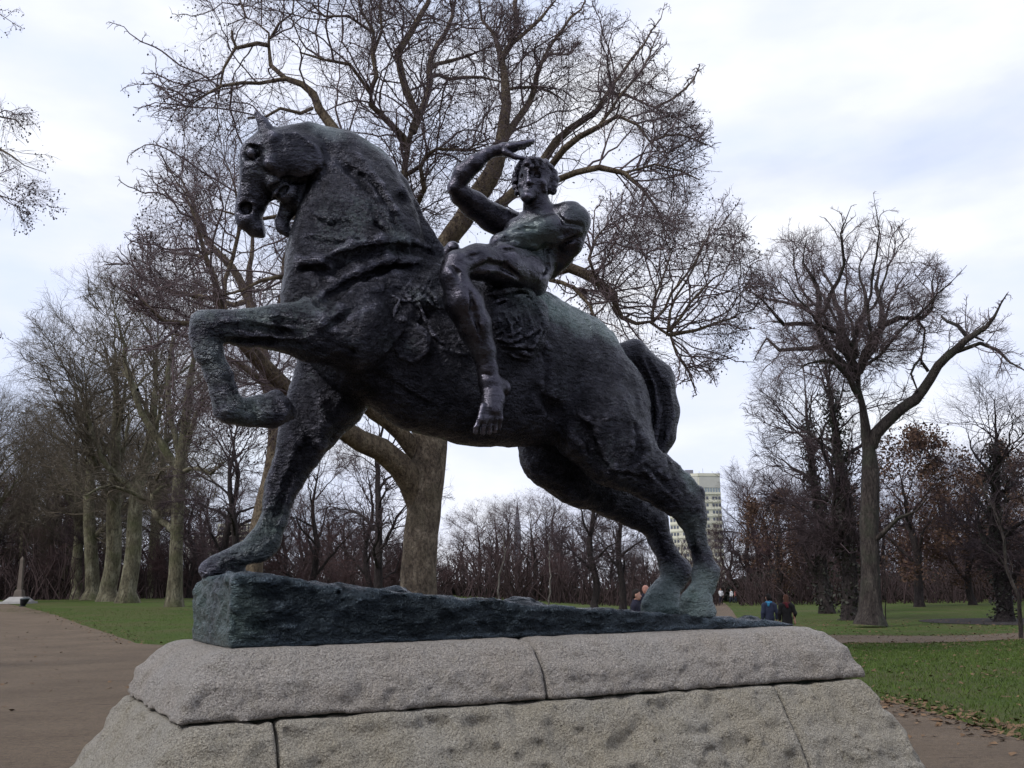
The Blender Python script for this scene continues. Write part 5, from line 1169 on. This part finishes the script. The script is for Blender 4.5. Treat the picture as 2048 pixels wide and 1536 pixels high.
put(IV, used, 2004, 55, .72, 4.4, 'thick ivy-clad trunk standing in the circle of bare earth at far right', None, wscale=1.35)
put(SL, used, 2033, float(ground(2033, 1277)[1]), 1.0, 1.0, 'slender young tree beside the cross path at the right edge', None)
put(SL, used, 1769, float(ground(1769, 1254)[1]), .62, 3.0, 'thin staked sapling just right of the chestnut trunk', None, wscale=.6)
put(OK1, used, 1838, 84, 1.02, .5, 'oak with orange-brown withered leaves, taller one right of the chestnut', None)
put(OK1, used, 1945, 88, .85, 2.5, 'lower oak with rusty leaves between the tall oak and the ivy-clad trunk', None)
put(OK1, used, 1560, 100, .75, 4.5, 'small rusty-leaved oak in the wood left of the ivy-clad trees', None)
put(OK1, used, 2075, 80, .9, 1.5, 'rusty-leaved oak cut by the right edge of the picture', None)
put(LM, used, 465, 62, 1.0, 0.0, 'dark slim double-stemmed lime left of the bronze wedge front', None)
put(LM, used, 444, 63, 1.0, 2.1, 'dark slim lime leaning left, twin of the double-stemmed one', None)
put(LM, used, 757, 58, 1.02, 4.1, 'dark upright lime left of the great plane trunk', None)
put(W3, used, 627, 66, .82, 3.3, 'crooked bare tree with an arching branch between the planted leg and the lime', None)
put(W3, used, 735, 70, .8, .3, 'bare tree with drooping boughs close behind the dark upright lime', None)
put(BI, used, 1000, 62, .72, .5, 'slender pale birch stem under the belly of the horse', None)
put(BI, used, 1098, 66, .66, 2.5, 'slender pale birch stem right of the first, under the hind belly', None)
put(W1, used, 1190, 74, .78, 3.0, 'bare tree with level boughs seen below the horse\'s hind belly', None)
put(W2, used, 1245, 80, .72, 1.0, 'bare tree just left of the hind hooves', None)
GW = 'bare trees of the far wood'
wr = random.Random(5)
spots = []
for k in range(112):
    px = -380 + k * 2850 / 111 + wr.uniform(-14, 14); Y = wr.uniform(98, 150)
    if 1395 < px < 1450: continue
    spots.append((px, Y))
for i, (px, Y) in enumerate(spots):
    left = px < 420
    hpx = 270 if left else (185 + 50 * math.sin(px * .013) if px < 1380 else (265 + 45 * math.sin(px * .017)))     # height of the wood in photo px
    hpx *= wr.uniform(.85, 1.12)
    if 1330 < px < 1500: hpx *= .66
    proto, H = wr.choice(((W1, 19), (W2, 20), (W3, 16), (W3, 16)))
    put(proto, used, px, Y, hpx * Y / 2044 / H, wr.uniform(0, 6.28), 'low reddish twiggy tree in the far wood behind the lawns' if proto is W3 else 'tall bare dark-stemmed tree in the far wood behind the lawns', 'reddish trees of the far wood' if proto is W3 else GW, wscale=1.25)
GB = 'unseen park trees added behind the viewer'
for i in range(20):  # unseen trees, added to darken the sky reflected in the bronze
    a = math.pi * (1.04 + 0.92 * i / 19) + wr.uniform(-.03, .03); d = wr.uniform(19, 34)
    proto = (PA, PB, IV, OK1, W3)[i % 5]; o = copy_tree(proto); x, y = d * math.cos(a), d * math.sin(a); o.location = (x, y, float(hgt(x, y))); s = (.75, .75, .85, 1.1, .95)[i % 5]
    o.scale = (s * 1.2, s * 1.2, s); o.rotation_euler = (0, 0, wr.uniform(0, 6.28))
    for k in ('label', 'category', 'group'):
        if k in o: del o[k]
    tag(o, 'bare park tree added behind the viewer, out of view', 'tree', GB)
# undergrowth: woody thicket and dark evergreen shrubs, too dense to count
def thicket():
    rg = np.random.default_rng(51); n = 5200
    px = rg.uniform(-420, 2480, n); Y = rg.uniform(96, 128, n); gap = (px > 1424) & (px < 1462); px, Y = px[~gap], Y[~gap]; n = len(px)
    X = (px - 1024) / 2000 * Y; P0 = np.c_[X, Y, hgt(X, Y)]; K = 4; H = rg.uniform(2.0, 6.5, n) * (1 + .3 * np.sin(px * .02))
    d = unit(np.c_[rg.normal(0, .3, n), rg.normal(0, .3, n), np.ones(n)]); P = np.empty((n, K + 1, 3)); P[:, 0] = P0
    for s in range(K): d = unit(d + rg.normal(0, .22, (n, 3))); P[:, s + 1] = P[:, s] + d * (H / K)[:, None]
    R_ = np.linspace(.06, .03, K + 1)[None] * rg.uniform(.6, 1.4, n)[:, None]
    b = Bag(); b.add(*twigs(P, R_)); nd_ = nodes_of(P, R_, .2); env = [(np.zeros(3), np.array([1e4, 1e4, 1e4]))]
    P2, R2 = grow(nd_, 17000, 1.3, 2, 45, .25, .2, 0, .036, .024, env, rg); b.add(*twigs(P2, R2))
    o = b.obj('thicket', flat_mat('thicket_wood', (.052, .036, .036), .9, .3, .3, .15)); tag(o, 'dense leafless brown thicket closing the view behind the lawns', 'thicket', kind='stuff')
    l = Bag(); m = 32000; px = rg.uniform(-450, 2500, m); Y = rg.uniform(118, 132, m)
    X = (px - 1024) / 2000 * Y; hh = 2.6 + 1.4 * fnoise(np.c_[X * .12, X * 0, X * 0], 1, 3) * 2; Z = hgt(X, Y) + rg.random(m) ** .8 * hh; 
    l.add(*(lambda V: (V, np.arange(len(V)).reshape(-1, 4)))(np.stack([np.c_[X, Y, Z] + unit(rg.normal(0, 1, (m, 3))) * .38 * s for s in (1, 1, 1, 1)], 1).reshape(-1, 3)))
    o = l.obj('evergreen_shrubs', flat_mat('evergreen', (.022, .024, .018), .8, .4, .4, .2), None, False); tag(o, 'dark evergreen shrubs along the foot of the far wood', 'shrubs', kind='stuff')
thicket(); print('wood', round(time.time() - T0, 1))
# ================================================================ far buildings
def box_bm(bm, x0, x1, y0, y1, z0, z1):
    v = [bm.verts.new(p) for p in ((x0, y0, z0), (x1, y0, z0), (x1, y1, z0), (x0, y1, z0), (x0, y0, z1), (x1, y0, z1), (x1, y1, z1), (x0, y1, z1))]
    for f in ((0, 3, 2, 1), (4, 5, 6, 7), (0, 1, 5, 4), (1, 2, 6, 5), (2, 3, 7, 6), (3, 0, 4, 7)): bm.faces.new([v[i] for i in f])
def box(name, dims, m, parent=None):
    bm = bmesh.new(); box_bm(bm, *dims); return bm_obj(name, bm, m, parent)
M_conc = flat_mat('pale_concrete', (.58, .56, .47), .85, .06, .3)
M_concd = flat_mat('grey_concrete', (.46, .45, .42), .85, .06, .3)
M_band = flat_mat('spandrel', (.62, .60, .50), .8, .05, .3)
m, t, b = mat('dark_glass'); b.inputs['Base Color'].default_value = (.09, .10, .13, 1); b.inputs['Roughness'].default_value = .15; M_glass = m
m, t, b = mat('pale_glass'); b.inputs['Base Color'].default_value = (.22, .26, .30, 1); b.inputs['Roughness'].default_value = .2; M_glass2 = m
M_plant = flat_mat('plant_room', (.16, .16, .19), .8)
def tower():
    Y = 480.0; k = Y / 2044
    fl = at(1397, 960, Y); Xc = fl[0]; hz = lambda py, px=1420: at(px, py, Y)[2]
    root = empty('tower_block', (Xc, Y, 0)); tag(root, 'pale cream high-rise block with rows of windows beyond the hind legs', 'building')
    H = hz(948); wR = 46 * k; wL = 56 * k * 1.0
    # plan: corner nearest the viewer at x=0; right face to (wR, 6); left face recedes to (-wL, 14)
    pts = [(0, 0), (wR, 2.5), (wR + 1, 16), (-wL + 3, 24), (-wL, 9)]
    bm = bmesh.new(); lo = [bm.verts.new((x, y, 0)) for x, y in pts]; hi = [bm.verts.new((x, y, H)) for x, y in pts]
    for i in range(5): bm.faces.new((lo[i], lo[(i + 1) % 5], hi[(i + 1) % 5], hi[i]))
    bm.faces.new(hi); wall = bm_obj('wall', bm, M_conc, root)
    def face(a, b, n):
        a, b = np.array(a, float), np.array(b, float); d = (b - a) / np.linalg.norm(b - a); return a, d, np.linalg.norm(b - a), math.atan2(d[1], d[0])
    fh = 3.35; 
    pm = bmesh.new(); box_bm(pm, -.5, .5, -.10, .1, -.5, .5); pme = bpy.data.meshes.new('window'); pm.to_mesh(pme); pm.free(); pme.materials.append(M_glass)
    pme2 = pme.copy(); pme2.materials.clear(); pme2.materials.append(M_glass2)
    for (a, b) in ((pts[0], pts[1]), (pts[4], pts[0])):
        a, d, L, ang = face(a, b, 0)
        # parapet, blank attic band, window band, floors
        for (z0, z1, mm, pr) in ((H - .9, H + .5, M_conc, .35), (H - 9.6, H - 8.6, M_band, .4)):
            o = box('band', (0, L, -pr, .1, z0, z1), mm, root); o.location = (a[0], a[1], 0); o.rotation_euler = (0, 0, ang)
        o = box('attic_wall', (.3, L - .3, -.2, 0, H - 6.4, H - .95), M_concd, root); o.location = (a[0], a[1], 0); o.rotation_euler = (0, 0, ang)
        n = int(L / 1.25)
        for i in range(n):
            w = bpy.data.objects.new('window', pme2); COL.objects.link(w); w.parent = root; w.scale = (.95, 1, 2.1); s = (i + .5) * L / n; w.location = (a[0] + d[0] * s, a[1] + d[1] * s, H - 7.6); w.rotation_euler = (0, 0, ang)
        for f in range(11):
            z = H - 11.4 - f * fh
            o = box('band', (0, L, -.3, 0, z - 2.1, z - .95), M_band, root); o.location = (a[0], a[1], 0); o.rotation_euler = (0, 0, ang)
            m_ = int(L / 1.5)
            for i in range(m_):
                if i % 4 == 3: continue
                w = bpy.data.objects.new('window', pme); COL.objects.link(w); w.parent = root; w.scale = (1.1, 1, 1.45); s = (i + .5) * L / m_; w.location = (a[0] + d[0] * s, a[1] + d[1] * s, z); w.rotation_euler = (0, 0, ang)
    o = box('rooftop_plant', (-4.8, -.9, 8, 13, H, H + 3.0), M_plant, root)
    for x in (-3.0, 1.2, 3.0, 7.5):
        bm = bmesh.new(); box_bm(bm, x, x + .12, 4, 4.12, H, H + (3.2 if x == 3.0 else 1.9)); bm_obj('mast', bm, M_plant, root)
tower()
def low_block():
    Y = 240.0; a = at(434, 1082, Y); b_ = at(500, 1045, Y); root = empty('apartment_block', (a[0], Y, 0)); tag(root, 'long pale low-rise block with strip balconies behind the wood, beside the twin limes', 'building')
    W = (505 - 434) * Y / 2044; z1 = at(470, 1047, Y)[2]; box('wall', (0, W, 0, 12, 0, z1), M_conc, root)
    box('wing', (-8, -.05, 2, 14, 0, at(434, 1071, Y)[2]), M_concd, root)
    for i in range(4):
        z = z1 - 1.0 - i * 1.25
        box('balcony', (0.2, W - .2, -.8, -.02, z - .95, z - .5), M_band, root)
        for k in range(6): box('window', (.4 + k * W / 6.2, .4 + (k + .78) * W / 6.2, -.06, .05, z - .42, z + .22), M_glass, root)
low_block()
def spire():
    Y = 330.0; a = at(1035, 1060, Y); root = empty('church_spire', (a[0], Y, 0)); tag(root, 'thin grey church spire peeping over the far wood below the horse\'s belly', 'spire')
    zt = at(1035, 1000, Y)[2]; zb = at(1035, 1050, Y)[2]
    bm = bmesh.new(); bmesh.ops.create_cone(bm, cap_ends=True, segments=8, radius1=.95, radius2=.05, depth=zt - zb, matrix=Matrix.Translation((0, 0, (zt + zb) / 2))); bm_obj('spire_cone', bm, M_plant, root)
    box('belfry', (-1.1, 1.1, -1.1, 1.1, 0, zb), M_plant, root)
spire()
# ================================================================ monument and bin at far left
def monument():
    Y = 82.0; f = foot(38, Y); k = Y / 2044; root = empty('stone_column', tuple(f)); tag(root, 'brown stone obelisk on a spreading pale stepped base at the far left', 'monument')
    Ms = flat_mat('brown_stone', (.12, .098, .082), .85, .2, 2); Mp = flat_mat('pale_stone', (.30, .29, .28), .85, .1, 2)
    def frus(name, z0, z1, a, b, m):
        bm = bmesh.new(); bmesh.ops.create_cone(bm, cap_ends=True, segments=4, radius1=a * 1.414, radius2=b * 1.414, depth=z1 - z0, matrix=Matrix.Translation((0, 0, (z0 + z1) / 2)) @ Matrix.Rotation(R(45), 4, 'Z')); return bm_obj(name, bm, m, root)
    frus('lower_step', 0, .18, 24 * k * 1.1, 23 * k * 1.1, Mp); frus('sloping_base', .18, .18 + 9 * k, 22 * k, 13 * k, Mp); z = .18 + 9 * k
    frus('plinth', z, z + 12 * k, 8.5 * k, 7 * k, Ms); frus('moulding', z + 12 * k, z + 14 * k, 6.4 * k, 5.4 * k, Ms); frus('shaft', z + 14 * k, z + 74 * k, 4.2 * k, 3.0 * k, Ms); frus('tip', z + 74 * k, z + 80 * k, 3 * k, .2 * k, Ms)
monument()
def bin_():
    p = ground(45, 1213); root = empty('litter_bin', tuple(p)); tag(root, 'black flared litter bin with tilted lid on the lawn edge below the obelisk', 'bin')
    k = p[1] / 2044; Mb = flat_mat('black_iron', (.012, .013, .016), .5, .1)
    def lathe(name, prof, m, n=20, off=(0, 0, 0), tilt=0):
        bm = bmesh.new(); rings = []
        for r, z in prof: rings.append([bm.verts.new((r * math.cos(a) + z * tilt, r * math.sin(a), z)) for a in np.linspace(0, 2 * math.pi, n + 1)[:-1]])
        for a, b in zip(rings[:-1], rings[1:]):
            for i in range(n): bm.faces.new((a[i], a[(i + 1) % n], b[(i + 1) % n], b[i]))
        bm.faces.new(rings[-1]); bm.faces.new(rings[0][::-1]); o = bm_obj(name, bm, m, root, True); o.location = off; return o
    lathe('foot', [(7 * k, 0), (7 * k, 1 * k), (4 * k, 2 * k)], Mb); lathe('tub', [(4.5 * k, 1.5 * k), (6 * k, 5 * k), (8.5 * k, 13 * k), (9 * k, 14 * k)], Mb, tilt=.25)
    lathe('lid', [(9.5 * k, 14 * k), (9.5 * k, 14.8 * k), (7 * k, 16.6 * k), (2 * k, 17.6 * k)], flat_mat('lid', (.05, .06, .065), .4), tilt=.25)
    pb = ground(37, 1207); r2 = empty('leaf_pile', tuple(pb)); tag(r2, 'small heap of orange leaves beside the black litter bin', 'leaves')
    F = Field([-.5, -.5, -.05], [.5, .5, .5], .03); F.cone((0, 0, .02), .2, (.08, 0, .16), .12, .05); F.add_noise(lambda P: .05 * fnoise(P, 9, 3)); V, Q = F.mesh(); mesh_np('heap', V, Q, M_lf, r2)
bin_()
# ================================================================ people
SKIN = flat_mat('skin', (.42, .24, .18), .6, .05)
def person(px, Y, H, label, coat, trousers, hair, face=0.0, kind='jacket', scarf=None, walk=.12, extras=(), zoff=0.0, skin=SKIN, bald=False, bag=None, cap=None, elbow=0.0):
    f = foot(px, Y); root = empty('person', (f[0], f[1], f[2] + zoff), face); tag(root, label, 'person'); s = H / 1.75; root.scale = (s, s, s)
    h = .021 if Y < 40 else .045; kk = .03
    def fld(hh=h): return Field([-.5, -.45, -.03], [.5, .45, 1.85], hh)
    # faces +Y: body with head, neck, hands, legs inside the clothes as one skin mesh
    B = fld(); hy = .02
    B.chain([((0, hy, 1.66), .092), ((0, hy + .015, 1.60), .078)], kk); B.chain([((0, hy + .05, 1.55), .045)], .03); B.chain([((0, 0, 1.54), .055), ((0, -.01, 1.42), .062)], kk)
    B.chain([((0, hy + .10, 1.63), .014), ((0, hy + .115, 1.60), .018)], .015)
    for sx in (-1, 1):
        B.chain([((sx * .088, hy, 1.64), .02), ((sx * .09, hy - .01, 1.60), .014)], .01); B.chain([((sx * .033, hy + .098, 1.655), .017)], .01, op='sub')
        B.chain([((sx * .25, .02, .86), .032), ((sx * .26, .04, .80), .036), ((sx * .26, .05, .74), .022)], .02)
        B.chain([((sx * .24, .06, .81), .013), ((sx * .235, .085, .77), .011)], .008)
        B.chain([((sx * .16, 0, 1.38), .05), ((sx * .24, -.02, 1.1), .04), ((sx * .25, .02, .88), .03)], .03)
        B.chain([((sx * .09, 0, .92), .085), ((sx * .10, sx * walk, .5), .06), ((sx * .10, sx * walk * 1.4, .1), .04)], .04)
    B.chain([((0, 0, 1.32), .14), ((0, 0, 1.1), .13), ((0, 0, .95), .13)], .05, (0, 1, 0), .7)
    V, Q = B.mesh(); body = mesh_np('body', V, Q, skin, root)
    C = fld(); zb = .86 if kind == 'jacket' else .42
    C.chain([((0, -.01, 1.40), .13), ((0, 0, 1.2), .165), ((0, 0, 1.0), .155), ((0, 0, zb + .08), .165 if kind == 'jacket' else .20)], .06, (0, 1, 0), .78)
    for sx in (-1, 1):
        e = elbow if sx > 0 else 0
        C.chain([((sx * .15, -.01, 1.40), .085), ((sx * .20, -.02, 1.36), .078), ((sx * (.26 + e * .1), -.05, 1.12), .062), ((sx * (.26 - e * .1), .02 + e * .15, .90 + e * .25), .050)], .04)
    C.chain([((0, -.015, 1.47), .082), ((0, -.01, 1.50), .075)], .03); 
    C.add_noise(lambda P: .012 * fnoise(P, (7, 7, 4), 3, .6)); C.chain([((0, .0, 1.545), .058)], .01, op='sub')
    V, Q = C.mesh(); mesh_np('coat', V, Q, coat, root)
    T = fld()
    for sx in (-1, 1): T.chain([((sx * .08, 0, .95), .105), ((sx * .10, sx * walk, .50), .080), ((sx * .10, sx * walk * 1.4, .10), .062)], .04)
    T.add_noise(lambda P: .008 * fnoise(P, (9, 9, 5), 2)); V, Q = T.mesh(); mesh_np('trousers', V, Q, trousers, root)
    S = fld()
    for sx in (-1, 1): S.chain([((sx * .10, sx * walk * 1.4 - .05, .05), .045), ((sx * .11, sx * walk * 1.4 + .12, .035), .038)], .02)
    V, Q = S.mesh(); mesh_np('shoes', V, Q, M_shoe, root)
    if not bald:
        Hh = fld(); Hh.chain([((0, hy - .012, 1.685), .098), ((0, hy - .035, 1.62), .086)], .02)
        if hair[1]: Hh.chain([((0, hy - .05, 1.60), .09), ((0, hy - .075, 1.48), .085), ((0, -.08, 1.40), .06)], .03)
        Hh.chain([((0, hy + .11, 1.62), .075)], .02, op='sub'); Hh.add_noise(lambda P: .008 * fnoise(P, (22, 22, 10), 2)); V, Q = Hh.mesh(); mesh_np('hair', V, Q, hair[0], body)
    if cap:
        Hc = fld(); Hc.chain([((0, hy - .005, 1.70), .102)], .02); Hc.cone((0, hy + .1, 1.69), .06, (0, hy + .14, 1.685), .05, .02, (0, 0, 1), .25); V, Q = Hc.mesh(); mesh_np('cap', V, Q, cap, body)
    if scarf:
        G = fld(); 
        for i in range(8):
            a = i * math.pi / 4; a2 = a + math.pi / 4; G.chain([((.088 * math.cos(a), .07 * math.sin(a) - .01, 1.47 + .01 * (i % 2)), .038), ((.088 * math.cos(a2), .07 * math.sin(a2) - .01, 1.47), .038)], .02)
        for p, q, r in scarf[1]: G.chain([(p, r), (q, r * .8)], .03)
        G.add_noise(lambda P: .006 * fnoise(P, 20, 2)); V, Q = G.mesh(); mesh_np('scarf', V, Q, scarf[0], root)
    if bag:
        G = fld(); G.cone(bag[1], .10, bag[2], .10, .02, (0, 1, 0), .5); V, Q = G.mesh(); mesh_np('bag', V, Q, bag[0], root)
    return root
M_shoe = flat_mat('shoe', (.015, .014, .014), .5)
fm = lambda n, c: flat_mat(n, c, .85, .18, 6)
Mnavy, Mblk, Mbl, Mbrn, Mred, Mcyan, Mwht = fm('navy_cloth', (.010, .010, .022)), fm('black_cloth', (.010, .009, .010)), fm('blue_grey_cloth', (.035, .042, .075)), fm('dark_hair', (.012, .009, .008)), fm('burgundy_cloth', (.10, .012, .020)), fm('turquoise_cloth', (.05, .24, .42)), fm('white_cloth', (.62, .62, .66))
Mjean, Mah, Mpink = fm('denim', (.03, .035, .06)), fm('auburn_hair', (.075, .030, .018)), fm('pink_cloth', (.42, .16, .14))
sk2 = flat_mat('flushed_skin', (.42, .21, .16), .6, .05)
person(1537, 34, 1.63, 'man in a blue-grey jacket with turquoise hood lining walking away beside a woman in black', Mbl, Mjean, (Mbrn, 0), 0.1, 'jacket', (Mcyan, [((-.05, -.12, 1.44), (-.06, -.13, 1.36), .05)]), zoff=-.02)
person(1572, 33.5, 1.62, 'woman in a long black coat and burgundy scarf with auburn hair, walking away', Mblk, Mblk, (Mah, 1), -.25, 'coat', (Mred, [((0, -.12, 1.46), (.03, -.13, 1.34), .06)]), zoff=-.02, elbow=.25)
person(1272, 24.5, 1.74, 'dark-haired man in a navy coat, his head and shoulders showing left of the hind hooves', Mnavy, Mblk, (Mbrn, 0), -1.9, 'jacket')
person(1292, 31, 1.86, 'balding man with a flushed face, half hidden by the far hind hoof', Mnavy, Mblk, (Mbrn, 0), 2.8, 'jacket', skin=sk2, bald=True)
person(1442, 104, 1.62, 'distant walker in a white top and dark trousers on the path beyond the hooves', Mwht, Mnavy, (Mbrn, 0), 2.9, 'jacket')
person(1463, 112, 1.5, 'distant figure in white at the path end, left one of two', Mwht, Mjean, (Mbrn, 0), 2.0, 'jacket')
person(1471, 113, 1.45, 'distant figure in pink at the path end, right one of two', Mpink, Mjean, (Mbrn, 0), 1.0, 'jacket')
print('all', round(time.time() - T0, 1), 'tris', sum(sum(len(p.vertices) - 2 for p in m_.polygons) for m_ in bpy.data.meshes))
